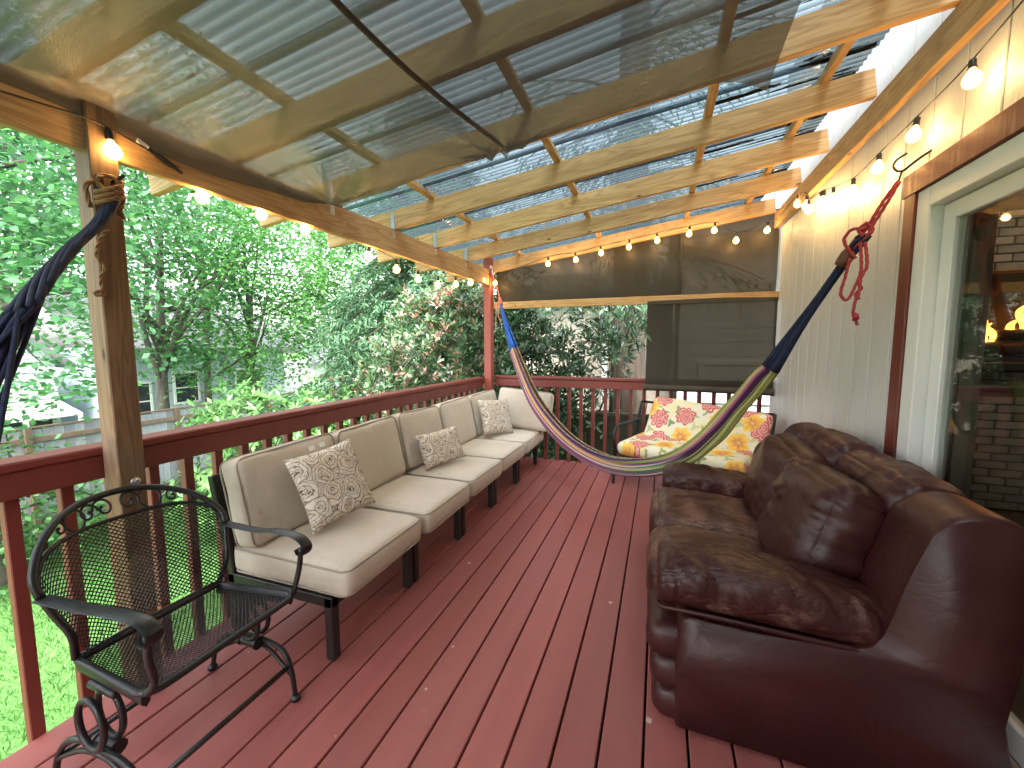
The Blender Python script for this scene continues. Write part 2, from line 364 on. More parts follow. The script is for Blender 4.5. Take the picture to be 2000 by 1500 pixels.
def emit(name, col, st):
    k = NT(name); e = k.n('Emission'); e.inputs[0].default_value = c4(col); e.inputs[1].default_value = st; return k.done(e.outputs[0])
def bulbmat():
    k = NT('lit_bulb_glass'); e = k.n('Emission'); e.inputs[0].default_value = (1, .52, .10, 1); e.inputs[1].default_value = 1.0; t = k.n('BsdfTransparent'); a = k.n('AddShader')
    k.l(e.outputs[0], a.inputs[0]); k.l(t.outputs[0], a.inputs[1]); k.m.cycles.emission_sampling = 'NONE'; return k.done(a.outputs[0])
BULB = bulbmat()
FLAME = emit('flame', (1, .30, .035), 1.5)
def leafmat(name, stops, transl=.35, rough=.45, spec=.25):
    k = NT(name); g = k.n('NewGeometry'); col = k.ramp(g.outputs['Random Per Island'], stops)
    n = k.noise(k.coord((1, 1, 1)), .9, 3); f = k.ramp(n, [(.3, (.62,) * 3), (.7, (1.25,) * 3)]); col = k.mix(1.0, col, f, 'MULTIPLY')
    p = k.prin(col, rough, 0.0, None, spec); tl = k.n('BsdfTranslucent'); c2 = k.mix(1.0, col, (1.25, 1.5, .85, 1), 'MULTIPLY'); k.l(c2, tl.inputs[0])
    a = k.n('MixShader'); a.inputs[0].default_value = transl; k.l(p, a.inputs[1]); k.l(tl.outputs[0], a.inputs[2]); return k.done(a.outputs[0])
L_MAPLE = leafmat('maple_leaf', [(0, (.045, .14, .065)), (.5, (.085, .215, .105)), (1, (.145, .29, .165))], .40)
L_YEL = leafmat('yellow_green_leaf', [(0, (.065, .175, .06)), (.5, (.105, .25, .085)), (1, (.165, .33, .125))], .42)
L_BLUE = leafmat('blue_green_leaf', [(0, (.05, .145, .095)), (.6, (.085, .22, .145)), (1, (.135, .29, .205))], .40)
L_CON = leafmat('conifer_needle', [(0, (.03, .085, .045)), (.5, (.075, .16, .085)), (1, (.15, .27, .15))], .2, .6, .15)
L_PHO = leafmat('photinia_leaf', [(0, (.03, .075, .03)), (.55, (.06, .125, .05)), (.86, (.11, .18, .08)), (.90, (.22, .13, .08)), (1, (.34, .20, .15))], .15, .28, .6)
L_PNK = leafmat('new_red_leaf', [(0, (.30, .06, .05)), (.25, (.40, .17, .14)), (.6, (.50, .34, .30)), (.85, (.46, .36, .30)), (1, (.26, .22, .11))], .2, .3, .55)
L_LAU = leafmat('laurel_leaf', [(0, (.022, .06, .03)), (.6, (.05, .11, .05)), (.9, (.10, .18, .09)), (1, (.20, .24, .09))], .15, .26, .6)
L_RHO = leafmat('rhododendron_leaf', [(0, (.055, .15, .04)), (.6, (.10, .24, .06)), (1, (.17, .33, .10))], .22, .35, .45)
L_SHR = leafmat('shrub_leaf', [(0, (.06, .17, .06)), (.6, (.11, .27, .09)), (1, (.20, .38, .17))], .35)
BARK = mottled('grey_bark', (.055, .045, .036), (.14, .12, .10), 12, (1, 1, .25), .9, bump=.9, bscale=22, vary=.15)
BARKD = mottled('furrowed_bark', (.035, .026, .020), (.13, .10, .075), 9, (1, 1, .18), .95, bump=1.0, bscale=14, vary=.05)
FENCEW = mottled('weathered_fence', (.24, .255, .28), (.42, .44, .46), 5, (1, 1, .15), .85, bump=.4, bscale=30, vary=.22)
FENCEB = mottled('mossy_fence', (.060, .058, .036), (.12, .105, .07), 5, (1, 1, .15), .9, bump=.4, bscale=30, vary=.2)
# ------------------------------------------------------------ ground, deck
GZ = -2.0
def grassmat():
    k = NT('lawn_grass'); v = k.coord((1, 1, 1)); a = k.noise(v, .7, 4); b = k.noise(v, 30, 5, .7)
    t = k.math('ADD', k.math('MULTIPLY', a, .6), k.math('MULTIPLY', b, .55))
    col = k.ramp(t, [(.35, (.045, .12, .030)), (.6, (.08, .19, .048)), (.85, (.14, .265, .08))])
    return k.done(k.prin(col, .8, 0.0, k.bump(b, .8, .05), .2))
LAWN = grassmat()
mb = MB(); mb.grid(lambda a, b: (-150 + 300 * a, -120 + 300 * b, GZ + .12 * nz((-150 + 300 * a, -120 + 300 * b, 0), .05)), 60, 60)
tag(mb.build('lawn', LAWN, smooth='all'), kind='structure')
# grass blades, dense near the deck (one mass)
def leaf_mesh(name, C, D, N, L, W, mat, parent=None, fold=.12, at=None):
    C = np.asarray(C, float); n = len(C); D = D / (np.linalg.norm(D, axis=1, keepdims=True) + 1e-9)
    N = N - D * (N * D).sum(1, keepdims=True); N /= (np.linalg.norm(N, axis=1, keepdims=True) + 1e-9); S = np.cross(D, N)
    L = np.broadcast_to(L, (n,))[:, None]; W = np.broadcast_to(W, (n,))[:, None]
    if at is not None: C = C - np.array(at)
    V = np.empty((n, 4, 3)); V[:, 0] = C; V[:, 1] = C + D * L * .48 + S * W * .5 + N * W * fold; V[:, 2] = C + D * L; V[:, 3] = C + D * L * .48 - S * W * .5 + N * W * fold
    me = bpy.data.meshes.new(name); me.vertices.add(n * 4); me.vertices.foreach_set('co', V.ravel())
    idx = np.arange(n)[:, None] * 4 + np.array([0, 1, 2, 0, 2, 3]); me.loops.add(n * 6); me.loops.foreach_set('vertex_index', idx.ravel().astype(np.int32))
    me.polygons.add(n * 2); me.polygons.foreach_set('loop_start', np.arange(n * 2, dtype=np.int32) * 3); me.update(calc_edges=True)
    return put(name, me, mat, parent, False, at)
def rdir(n): 
    d = RNG.normal(size=(n, 3)); return d / np.linalg.norm(d, axis=1, keepdims=True)
n = 42000
gx = -2.3 - 8 * RNG.random(n) ** 1.3; gy = -1 + 9.5 * RNG.random(n); C = np.stack([gx, gy, np.full(n, GZ)], 1)
C[:, 2] += .12 * np.array([nz((x, y, 0), .05) for x, y in zip(gx, gy)]) - .01
D = np.stack([RNG.normal(0, .45, n), RNG.normal(0, .45, n), np.ones(n)], 1)
L_GRS = leafmat('grass_blade', [(0, (.045, .125, .032)), (.5, (.08, .195, .05)), (1, (.15, .28, .085))], .35)
tag(leaf_mesh('grass', C, D, rdir(n), RNG.uniform(.05, .13, n), .012, L_GRS), 'bright green lawn grass below the deck beside the fence', 'grass', kind='stuff')

deck = thing('deck_floor', 'red stained plank deck floor running towards the back railing', 'deck'); tag(deck, kind='structure'); del deck['category']
S0, PITCH = -2.042, .145
proto = None
for k in range(22):
    x = S0 + k * PITCH
    w_ = .1362 if k < 21 else .062
    at = (x + .0044 + w_ / 2, 1.55, 0.0)
    if proto is None or k == 21:
        mb = MB(); mb.box(-w_ / 2, w_ / 2, -3.25, 3.25, -.038, 0, .003); b = mb.build('board', DECK, deck); b.location = at
        if proto is None: proto = b
    else: b = dup(proto, 'board', deck, at)
    b.location.z += random.uniform(-.0015, .0); b.rotation_euler.y = random.uniform(-.004, .004)
mb = MB(); mb.box(-2.03, 1.06, -1.6, 4.77, -.26, -.06); mb.box(-2.035, -1.99, -1.62, 4.79, -.27, -.041); mb.box(-2.0, 1.06, 4.775, 4.80, -.27, -.041)
joist_m = mottled('dark_joists', (.03, .02, .018), (.05, .035, .03), 5, (1, 1, 1), .9)  # very dark brown for the timber under the boards
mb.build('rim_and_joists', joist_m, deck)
mb = MB(); [mb.box(x - .06, x + .06, y - .06, y + .06, GZ - .1, -.25, .004) for x in (-1.9, .9) for y in (-1.4, 1.4, 4.6)]; mb.build('support_post', REDP, deck)

# ------------------------------------------------------------ railings
def railing(label, along, p0, p1, c, zt, z0, zb, first, step, side, name='railing'):
    """along 'y' -> fixed x=c ; along 'x' -> fixed y=c; side: direction towards deck (+1/-1)"""
    mid = ((c, (p0 + p1) / 2, 0) if along == 'y' else ((p0 + p1) / 2, c, 0))
    t = thing(name, label, 'railing', mid)
    def bx(a0, a1, b0, b1, z0_, z1_, nm, ch=.003):
        m = MB(); m.box(*((b0, b1, a0, a1) if along == 'y' else (a0, a1, b0, b1)), z0_, z1_, ch)
        cx, cy = ((b0 + b1) / 2, (a0 + a1) / 2) if along == 'y' else ((a0 + a1) / 2, (b0 + b1) / 2)
        return m.build(nm, REDP, t, at=(cx, cy, (z0_ + z1_) / 2))
    q = sorted((c, c - side * .038)); bx(p0, p1, q[0], q[1], zt - .125, zt - .034, 'top_rail')
    q = sorted((c + side * .012, c - side * .105)); bx(p0, p1, q[0], q[1], zt - .032, zt, 'rail_cap', .006)
    q = sorted((c - side * .075, c - side * .040)); 
    a = first; pr = None
    while a < p1:
        if a > p0 + .02:
            if pr is None: pr = bx(a, a + .038, q[0], q[1], zb, zt - .034, 'baluster'); off = (a, pr.location.copy())
            else:
                at = off[1].copy(); 
                if along == 'y': at.y += a - off[0]
                else: at.x += a - off[0]
                d = dup(pr, 'baluster', t, at); d.rotation_euler.z = random.uniform(-.02, .02)
        a += step
    q = sorted((c + side * 0.0, c - side * .038))
    return t
railing('long red painted deck railing along the garden side', 'y', -1.6, 4.56, -1.998, 1.0, 0, -.20, -1.55, .1395, 1)
railing('short red painted railing across the far end of the deck', 'x', -1.895, 1.06, 4.70, 1.012, 0, -.20, -1.84, .1395, -1)

# ------------------------------------------------------------ house wall, sliding door
WX = 1.07
house = thing('house', 'pale grey textured panel house wall with red trimmed sliding door', 'house', (WX, 1.5, GZ))
DY0, DY1, DZ = -.02, 2.395, 2.05       # door rough opening
mb = MB(); mb.box(WX + .012, WX + .14, DY1 + .0, 4.745, GZ, 3.9); mb.box(WX + .012, WX + .14, DY0, DY1, DZ, 3.9); mb.box(WX + .012, WX + .14, -3.2, DY0, GZ, 3.9); mb.box(WX + .012, WX + .14, DY0, DY1, GZ, -.03)
mb.build('wall', SIDING, house)
g0 = 4.745; pr = None; k = 0
edges = [4.745 - .2 * i for i in range(0, 41)]
for i in range(40):
    y1, y0 = edges[i], edges[i + 1]
    z0 = -.25
    if y0 < DY1 and y1 > DY0:
        if y1 > DY1: pass
        z0 = 2.155
    mb = MB(); mb.box(WX - .004, WX + .013, max(y0, -3.2) + .009, y1, z0, 3.9, .003); mb.build('siding_board', SIDING, house, at=(WX, (y0 + y1) / 2, 1.5))
mb = MB(); mb.box(WX - .004, WX + .013, 2.485, 2.545, -.25, 2.153); mb.build('siding_board', SIDING, house)
mb = MB(); mb.box(WX - .022, WX + .03, 2.395, 2.482, -.0, 2.149, .003); mb.build('door_trim', REDX, house)
mb = MB(); mb.box(WX - .022, WX + .03, -.10, DY0 - .002, 0, 2.149, .003); mb.build('door_trim', REDX, house)
mb = MB(); mb.box(WX - .024, WX + .03, -.10, 2.50, 2.052, 2.153, .003); mb.build('door_trim', REDX, house)
mb = MB(); mb.box(WX + .14, WX + .142, 4.74, 4.75, -2, 3.9); 
mb = MB(); mb.box(WX - .003, WX + .145, 4.746, 4.80, -2, 3.9, .003); mb.build('corner_board', SIDING, house)
mb = MB(); mb.box(-.45, WX + .14, -1.9, -1.74, GZ, 3.9); mb.build('added_shade_wall', SIDING, house)  # unseen wall added behind the camera to darken the sofa's near side
# white frame and sliding panels
door = MB(); door.box(WX - .012, WX + .12, 2.30, 2.394, .03, 2.05, .004); door.box(WX - .012, WX + .12, DY0, DY0 + .09, .03, 2.05, .004); door.box(WX - .0115, WX + .12, DY0 + .09, 2.30, 1.965, 2.05, .004)
door = door.build('sliding_door_frame', WHITE, house)
sash = MB(); x0, x1 = WX + .035, WX + .075
for a, b, xa, xb in ((1.14, 2.295, x0, x1), (.075, 1.20, x1 + .004, x1 + .044)):
    sash.box(xa, xb, b - .075, b, .06, 1.96, .004); sash.box(xa, xb, a, a + .06, .06, 1.96, .004); sash.box(xa, xb, a + .06, b - .075, 1.89, 1.96, .004); sash.box(xa, xb, a + .06, b - .075, .06, .16, .004)
sash = sash.build('door_sash', WHITE, door)
pan = MB(); pan.box(WX + .052, WX + .058, 1.20, 2.22, .16, 1.89); pan.build('glass_pane', GLASS, door)
pan = MB(); pan.box(WX + .094, WX + .100, .135, 1.125, .16, 1.89); pan.build('glass_pane', GLASS, door)
sill = MB(); sill.box(WX - .03, WX + .13, DY0, 2.39, -.03, .03, .004); sill.box(WX + .02, WX + .03, DY0 + .02, 2.3, .03, .05); sill.box(WX + .07, WX + .08, DY0 + .02, 2.3, .03, .05)
sill.build('door_sill', GALV, house)
# room behind the door
ROOMW = mottled('room_paint', (.30, .28, .25), (.36, .34, .30), 2, (1, 1, 1), .8, vary=.02)
ROOMF = mottled('room_carpet', (.12, .10, .085), (.17, .145, .12), 14, (1, 1, 1), .95, bump=.5, vary=.02)
mb = MB(); mb.box(WX + .145, 6.0, 5.2, 5.3, -.1, 2.5); mb.box(5.9, 6.0, -3, 5.2, -.1, 2.5); mb.box(WX + .145, 6.0, -3.1, -3.0, -.1, 2.5); mb.build('room_wall', ROOMW, house)
mb = MB(); mb.box(WX + .142, 6.0, -3.1, 5.3, 2.45, 2.55); mb.build('room_ceiling', ROOMW, house)
mb = MB(); mb.box(WX + .142, 6.0, -3.1, 5.3, -.1, -.02); mb.build('room_floor', ROOMF, house)
CURT = mottled('taupe_curtain', (.22, .185, .13), (.30, .255, .19), 6, (1, 1, .1), .9, vary=.05)
cur = thing('curtain', 'taupe curtain gathered inside the glass door edge', 'curtain', (WX + .2, 2.25, 0))
mb = MB(); mb.grid(lambda a, b: (WX + .21 + .03 * math.sin(a * 30), 2.335 + .30 * a, .02 + 2.0 * b), 60, 6); mb.build('curtain_panel', CURT, cur, smooth='all')
mb = MB(); mb.tube([(WX + .2, .0, 2.05), (WX + .2, 2.4, 2.05)], .014); mb.build('curtain_rod', DARKMETAL, cur)

# ------------------------------------------------------------ fireplace inside
BRICK = mottled('pale_brick', (.30, .285, .27), (.44, .42, .40), 9, (1, 1, 1), .85, bump=.4, vary=.18)
MORT = mottled('dark_mortar', (.05, .045, .04), (.08, .07, .06), 9, (1, 1, 1), .95)
SOOT = mottled('firebox_soot', (.010, .009, .008), (.025, .02, .018), 6, (1, 1, 1), .95)
fp = thing('fireplace', 'brick fireplace with a burning log fire seen through the glass door', 'fireplace', (2.95, 4.55, 0))
FY = 4.57; FX0, FX1 = 2.05, 4.05
mb = MB(); mb.box(FX0, FX1, FY, 5.19, -.02, 1.27); mb.box(FX0, 2.32, FY, 5.19, 1.27, 2.0); mb.box(3.6, FX1, FY, 5.19, 1.27, 2.0); mb.box(FX0, FX1, FY, 5.19, 2.0, 2.44); mb.build('chimney_core', MORT, fp)
mb = MB(); mb.box(2.32, 3.6, 4.95, 5.18, 1.27, 2.0); mb.box(2.325, 3.595, FY + .02, 4.95, 1.272, 1.29); mb.build('firebox', SOOT, fp)
pr = None
for r in range(36):
    z = .0 + r * .068
    if 17 < r < 29: xs = [FX0 - .02 + .1 * (r % 2) + .0, 3.62]
    elif r in (17, 14): continue
    else: xs = np.arange(FX0 - .02 - .1 * (r % 2), FX1, .205)
    for x in xs:
        if pr is None: mb = MB(); mb.box(-.097, .097, -.03, .02, -.029, .029, .004); pr = mb.build('brick', BRICK, fp); pr.location = (x + .1, FY - .005, z + .034)
        else: dup(pr, 'brick', fp, (x + .1, FY - .005 + random.uniform(-.003, .003), z + .034))
mb = MB(); mb.box(FX0 - .05, FX1 + .05, FY - .16, FY - .03, 1.17, 1.235, .008); mb.build('hearth_shelf', MORT, fp)
LOGM = mottled('charred_log', (.015, .012, .01), (.07, .045, .03), 10, (1, 1, 1), .95, bump=.8, bscale=25)
for i, (a, b) in enumerate((((2.42, 4.78, 1.33), (3.2, 4.72, 1.36)), ((2.5, 4.85, 1.40), (3.05, 4.70, 1.47)), ((2.7, 4.66, 1.33), (3.45, 4.82, 1.36)))):
    mb = MB(); mb.tube([a, tuple((np.array(a) + b) / 2 + (0, 0, .02)), b], [.05, .055, .045], 9); mb.build('log', LOGM, fp, smooth=50)
for i in range(11):
    x = 2.62 + .085 * i + random.uniform(-.03, .03); h = random.uniform(.16, .5) ; y = 4.74 + random.uniform(-.05, .05)
    pts = smoothpath([(x, y, 1.40), (x + random.uniform(-.03, .03), y, 1.40 + h * .4), (x + random.uniform(-.06, .06), y, 1.40 + h * .75), (x + random.uniform(-.07, .07), y, 1.40 + h)], 5)
    rr = [max(.0015, .030 * math.sin(math.pi * (.22 + .78 * j / (len(pts) - 1)))) for j in range(len(pts))]
    mb = MB(); mb.tube(pts, rr, 7); mb.build('flame', FLAME, fp, smooth='all')

# ------------------------------------------------------------ patio cover
pc = thing('patio_cover', 'lean-to patio roof of raw lumber rafters and corrugated clear sheets', 'patio roof', (-.4, 1.6, 0))
def zb(x): return 2.50 + .134 * x            # underside of rafters
ANG = math.atan(.134)
def part(nm, mat, x0, x1, y0, y1, z0, z1, ch=.003):
    m = MB(); m.box(x0, x1, y0, y1, z0, z1, ch); return m.build(nm, mat, pc, at=((x0 + x1) / 2, (y0 + y1) / 2, (z0 + z1) / 2))
part('post', POSTW, -1.985, -1.896, .925, 1.012, -.26, 2.29, .004)
POSTR = mottled('red_post_paint', (.27, .055, .042), (.33, .07, .055), 4, (1, 1, .3), .5, bump=.15, bscale=30, vary=.02)
p = part('post', POSTR, -1.987, -1.898, 4.572, 4.661, -.26, 2.42, .004)
bm_ = part('beam', RAW[1], -1.954, -1.915, -1.5, 4.571, 2.068, 2.247); bm_.rotation_euler.x = .006
part('ledger', RAW[1], 1.0, 1.04, -1.5, 4.70, 2.49, 2.632)
RY = [-1.01, -.39, .23, .85, 1.47, 2.09, 2.71, 3.33, 3.955, 4.67]
pr = None
for i, y in enumerate(RY):
    xm = (-2.53 + 1.0) / 2; L = 3.53 / math.cos(ANG) / 2
    at = (xm, y + .019, zb(xm) + .07)
    if pr is None: mb = MB(); mb.box(-L, L, -.019, .019, -.07, .07, .003); pr = mb.build('rafter', RAW[0], pc); pr.location = at; o = pr
    else: o = dup(pr, 'rafter', pc, at)
    o.rotation_euler.y = -ANG; o.location.x += random.uniform(-.02, .01) if y < 4.6 else 0
pr = None
for x in (-2.3, -1.58, -.66, .22, .77):
    at = (x, 1.83, zb(x) + .14 / math.cos(ANG) + .021)
    if pr is None: mb = MB(); mb.box(-.021, .021, -3.1, 3.1, -.02, .02, .002); pr = mb.build('purlin', RAW[1], pc); pr.location = at; o = pr
    else: o = dup(pr, 'purlin', pc, at)
    o.rotation_euler.y = -ANG
# corrugated sheets (each its own, overlapping by a wave)
def sheet(y0, y1, lift):
    nW = int((y1 - y0) / .046 * 10); x0, x1 = -2.6, .93 + random.uniform(-.02, .03)
    def f(a, b):
        x = x0 + (x1 - x0) * a; y = y0 + (y1 - y0) * b
        return (x, y, zb(x) + .141 / math.cos(ANG) + .042 + .014 + .0085 * math.sin(2 * math.pi * y / .046) + lift + .004 * math.sin(x * 3 + y))
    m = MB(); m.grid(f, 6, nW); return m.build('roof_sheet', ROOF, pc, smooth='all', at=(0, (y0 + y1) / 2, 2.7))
yy = -1.3; i = 0
while yy < 4.85: sheet(yy, yy + .69, .003 * (i % 2)); yy += .644; i += 1
# braces, brackets, bolts
for y in (2.09, 2.71, 3.33, 3.955):
    mb = MB(); z = 2.247 + .006 * (y - 1.53)
    mb.box(-1.914, -1.911, y - .012, y + .022, z - .07, z + .002, .0005); mb.box(-1.93, -1.898, y - .004, y - .0012, z - .01, z + .115, .0005)
    mb.lathe([(.004, 0), (.004, .004)], 6, Matrix.Translation((-1.911, y + .006, z - .03)) @ Matrix.Rotation(R(90), 4, 'Y')); mb.build('rafter_tie', GALV, pc)
mb = MB(); mb.lathe([(.004, .0), (.017, .001), (.015, .006), (.008, .0085), (.008, .012)], 14, Matrix.Translation((-1.896, .975, .86)) @ Matrix.Rotation(R(90), 4, 'Y')); mb.build('bolt', GALV, pc, smooth=30)
part('cross_rail', RAW[0], -1.897, WX - .006, 4.664, 4.699, 1.812, 1.895)

# ------------------------------------------------------------ sheets and shades
def tarpf(a, b):
    x = -1.93 + 2.32 * a; y = -1.35 + 3.43 * b
    z = zb(x) - .012 - .05 * math.sin(math.pi * ((y - .23) / .62 % 1)) * math.sin(math.pi * min(1, a * 1.05)) * .55
    e = abs((y - .23) / .62 % 1 - .5); 
    d = math.hypot((x + 1.9) / .5, (y - 2.08) / .5); z -= .03 * math.exp(-d * d) * (1 + math.sin(12 * math.atan2(y - 2.08, x + 1.9)))
    d = math.hypot((x + .76) / .3, (y - 2.08) / .35); z -= .035 * math.exp(-d * d) * (.6 + math.sin(9 * math.atan2(y - 2.085, x + .76)))
    if a > .9: z -= .10 * ((a - .9) / .1) ** 2 * (.4 + .6 * max(0, (b - .75) / .25))
    z += .012 * nz((x, y, 0), 3.1)
    if a < .04: x = -1.908 + .004 * nz((y, 0, 0), 9); z = 2.245 - (.04 - a) / .04 * (.085 + .02 * math.sin(y * 6)) * min(1, (2.1 - y) / .25)
    return (x, y, z)
tp = thing('roof_tarp', 'clear smoky plastic sheet stapled under the near rafters', 'tarp', (-.8, .4, 2.4))
mb = MB(); mb.grid(tarpf, 70, 90); mb.build('plastic_sheet', TARP, tp, smooth='all')
STRAP = mottled('dark_webbing', (.025, .020, .015), (.05, .04, .03), 30, (1, 1, 1), .8)
mb = MB(); mb.tube(smoothpath([(-.86, -1.2, zb(-.86) - .06), (-.86, .5, zb(-.86) - .075), (-.84, 1.3, zb(-.84) - .07), (-.77, 2.085, zb(-.77) - .012)], 8), .010, 6, flat=((1, 0, 0), 1.0)); mb.build('strap', STRAP, tp)

def upshade(a, b):
    x = -1.89 + 2.94 * a; zt = zb(x) + .05; z = 1.86 + (zt - 1.86) * b
    y = 4.705 + .018 * nz((x, z, 0), 2.2) + .03 * nz((x * 1.0 + z * 1.4, x * .3, 0), 2.6, 3) * math.sin(math.pi * b) ** .5 + .02
    if abs(x - .2) < .02: y -= .01
    return (x, y, z)
us = thing('shade_cloth', 'brown see-through shade cloth stretched above the wooden cross rail', 'shade', (-.4, 4.7, 1.9))
mb = MB(); mb.grid(upshade, 90, 26); mb.build('cloth', SHADE, us, smooth='all')
mb = MB(); mb.tube([(.195, 4.695, 1.9), (.185, 4.69, 2.2), (.175, 4.69, zb(.17))], .006, 6); mb.build('seam', STRAP, us)
rs = thing('roll_shade', 'brown roll-down sun shade hanging below the cross rail beside the wall', 'shade', (.46, 4.61, 1.0))
def rsf(a, b):
    x = -.135 + 1.185 * a; z = .95 + .885 * b
    return (x, 4.615 + .012 * nz((x, z, 0), 2.0, 5) + .008 * math.sin(x * 9 + z * 3), z + .012 * math.sin(a * math.pi))
mb = MB(); mb.grid(rsf, 40, 30); mb.build('cloth', SHADE, rs, smooth='all')
SHROLL = mottled('rolled_shade', (.040, .032, .022), (.06, .048, .034), 8, (1, 1, 1), .8)
mb = MB(); mb.tube([(-.15, 4.615, .93), (.4, 4.612, .928), (1.055, 4.618, .915)], .033, 12); mb.build('roll_tube', SHROLL, rs, smooth=50)
mb = MB(); mb.box(-.137, 1.05, 4.600, 4.612, 1.80, 1.835, .002); mb.build('header', SHROLL, rs)
CORDM = mottled('black_cord', (.01, .01, .01), (.02, .02, .02), 9, (1, 1, 1), .6)
mb = MB(); mb.tube([(-.0, 4.58, .93), (.002, 4.57, .75), (-.01, 4.575, .62)], .003, 5); mb.build('pull_cord', CORDM, rs)

rl = thing('ceiling_lamp', 'small lit globe lamp on the room ceiling seen through the door glass', 'lamp', (2.76, 3.46, 2.44))
mb = MB(); mb.lathe([(.001, 2.17), (.05, 2.185), (.085, 2.23), (.09, 2.27), (.07, 2.315), (.03, 2.335)], 18, Matrix.Translation((2.76, 3.46, 0))); mb.build('globe', BULB, rl, smooth='all')
mb = MB(); mb.lathe([(.03, 2.336), (.03, 2.36), (.012, 2.37), (.012, 2.42), (.06, 2.43), (.06, 2.448)], 16, Matrix.Translation((2.76, 3.46, 0))); mb.build('stem', DARKMETAL, rl, smooth=40)
ld = bpy.data.lights.new('room_lamp_glow', 'POINT'); ld.energy = 1.3; ld.color = (1, .82, .62); ld.shadow_soft_size = .07; lo = bpy.data.objects.new('room_lamp_glow', ld); COL.objects.link(lo); lo.parent = rl; lo.location = (0, 0, -.18)
# ------------------------------------------------------------ sectional seating
def rr_path(hx, hy, r, z, n=6):
    P = []
    for cx, cy, a0 in ((hx - r, hy - r, 0), (-hx + r, hy - r, 90), (-hx + r, -hy + r, 180), (hx - r, -hy + r, 270)):
        for i in range(n + 1): a = R(a0 + 90 * i / n); P.append((cx + r * math.cos(a), cy + r * math.sin(a), z))
    return P
def cushion_mesh(hx, hy, hz, seed, puff=.012, r=.035):
    def fn(p, nrm, u):
        d = .006 * nz(p, 5, seed) + .004 * nz(p, 11, seed + 3)
        p = p + nrm * d; return p
    V, F = rbox((hx, hy, hz), r, (16, 16, 7), (.004, .004, puff), fn); mb = MB(); mb.add(V, F)
    return mb
def cushion_obj(name, parent, hx, hy, hz, seed, M, puff=.012):
    at = M.to_translation(); mb = cushion_mesh(hx, hy, hz, seed, puff); o = mb.build(name, CANVAS, parent, smooth='all'); o.matrix_basis = M
    pm = MB()
    for s_ in (1, -1):
        P = [(p[0] * .985, p[1] * .985, p[2] * s_) for p in rr_path(hx + .002, hy + .002, .045, hz - .012)]
        pm.tube(P, .0045, 6, closed=True)
    q = pm.build('piping', PIPING, None, smooth='all'); q.parent = o
    return o
XF, XB = -1.302, -1.93
SEC = [(1.325, 1.945), (1.965, 2.570), (2.590, 3.190), (3.210, 3.825), (3.845, 4.530)]
secl = ['beige patio seat nearest the black mesh chair, paisley pillow leaning on it', 'second beige patio seat from the black mesh chair',
        'middle beige patio seat with the low rectangular pillow', 'fourth beige patio seat, just before the corner seat', 'beige corner patio seat under the red post with an extra upright cushion']
secobj = []
for i, (a, b) in enumerate(SEC):
    mid = (a + b) / 2; wv = (b - a) / 2
    t = thing('armless_patio_chair', secl[i], 'patio chair', (-1.62, mid, 0), 'beige patio seats along the garden railing'); secobj.append(t)
    for x in (XF - .022, XB + .02):
        for y in (a + .022, b - .022):
            mb = MB(); mb.box(x - .022, x + .022, y - .022, y + .022, 0, .29, .004); mb.build('leg', DARKMETAL, t)
    mb = MB(); mb.box(XB, XF, a, a + .04, .245, .292, .003); mb.box(XB, XF, b - .04, b, .245, .292, .003); mb.box(XF - .04, XF, a + .04, b - .04, .245, .292, .003); mb.box(XB, XB + .04, a + .04, b - .04, .245, .292, .003)
    for q in range(5): y = a + .08 + q * (b - a - .16) / 4; mb.box(XB + .04, XF - .04, y - .015, y + .015, .272, .288)
    mb.build('seat_frame', DARKMETAL, t)
    mb = MB(); M = Matrix.Translation((XB + .02, mid, .29)) @ Matrix.Rotation(R(-12), 4, 'Y')
    for s_ in (-1, 1): mb.box(-.02, .02, s_ * (wv - .02) - .02, s_ * (wv - .02) + .02, 0, .48, .004, M=M)
    mb.box(-.0195, .0195, -wv + .04, wv - .04, .44, .48, .004, M=M); mb.box(-.012, .012, -wv + .04, wv - .04, .03, .44, .002, M=M); mb.build('back_frame', DARKMETAL, t)
    cushion_obj('seat_cushion', t, .345, wv - .008, .067, i * 7 + 1, Matrix.Translation((-1.568 + random.uniform(-.008, .008), mid, .360)) @ Matrix.Rotation(R(random.uniform(-.8, .8)), 4, 'Z'), .016)
    jit = random.uniform(-1.5, 1.5)
    M = Matrix.Translation((-1.842, mid - .01, .640)) @ Matrix.Rotation(R(jit), 4, 'X') @ Matrix.Rotation(R(-12 + random.uniform(-1, 1)), 4, 'Y') @ Matrix.Rotation(R(90), 4, 'Y')
    cushion_obj('back_cushion', t, .215, wv - .008, .068, i * 7 + 4, M, .022)
t = secobj[4]
M = Matrix.Translation((-1.43, 4.43, .655)) @ Matrix.Rotation(R(3), 4, 'Z') @ Matrix.Rotation(R(-13), 4, 'X') @ Matrix.Rotation(R(5), 4, 'Y') @ Matrix.Rotation(R(90), 4, 'X')
cushion_obj('side_cushion', t, .31, .215, .070, 91, M, .03)
mb = MB(); mb.box(-1.93, -1.31, 4.512, 4.55, .29, .76, .004); mb.build('back_frame', DARKMETAL, t)

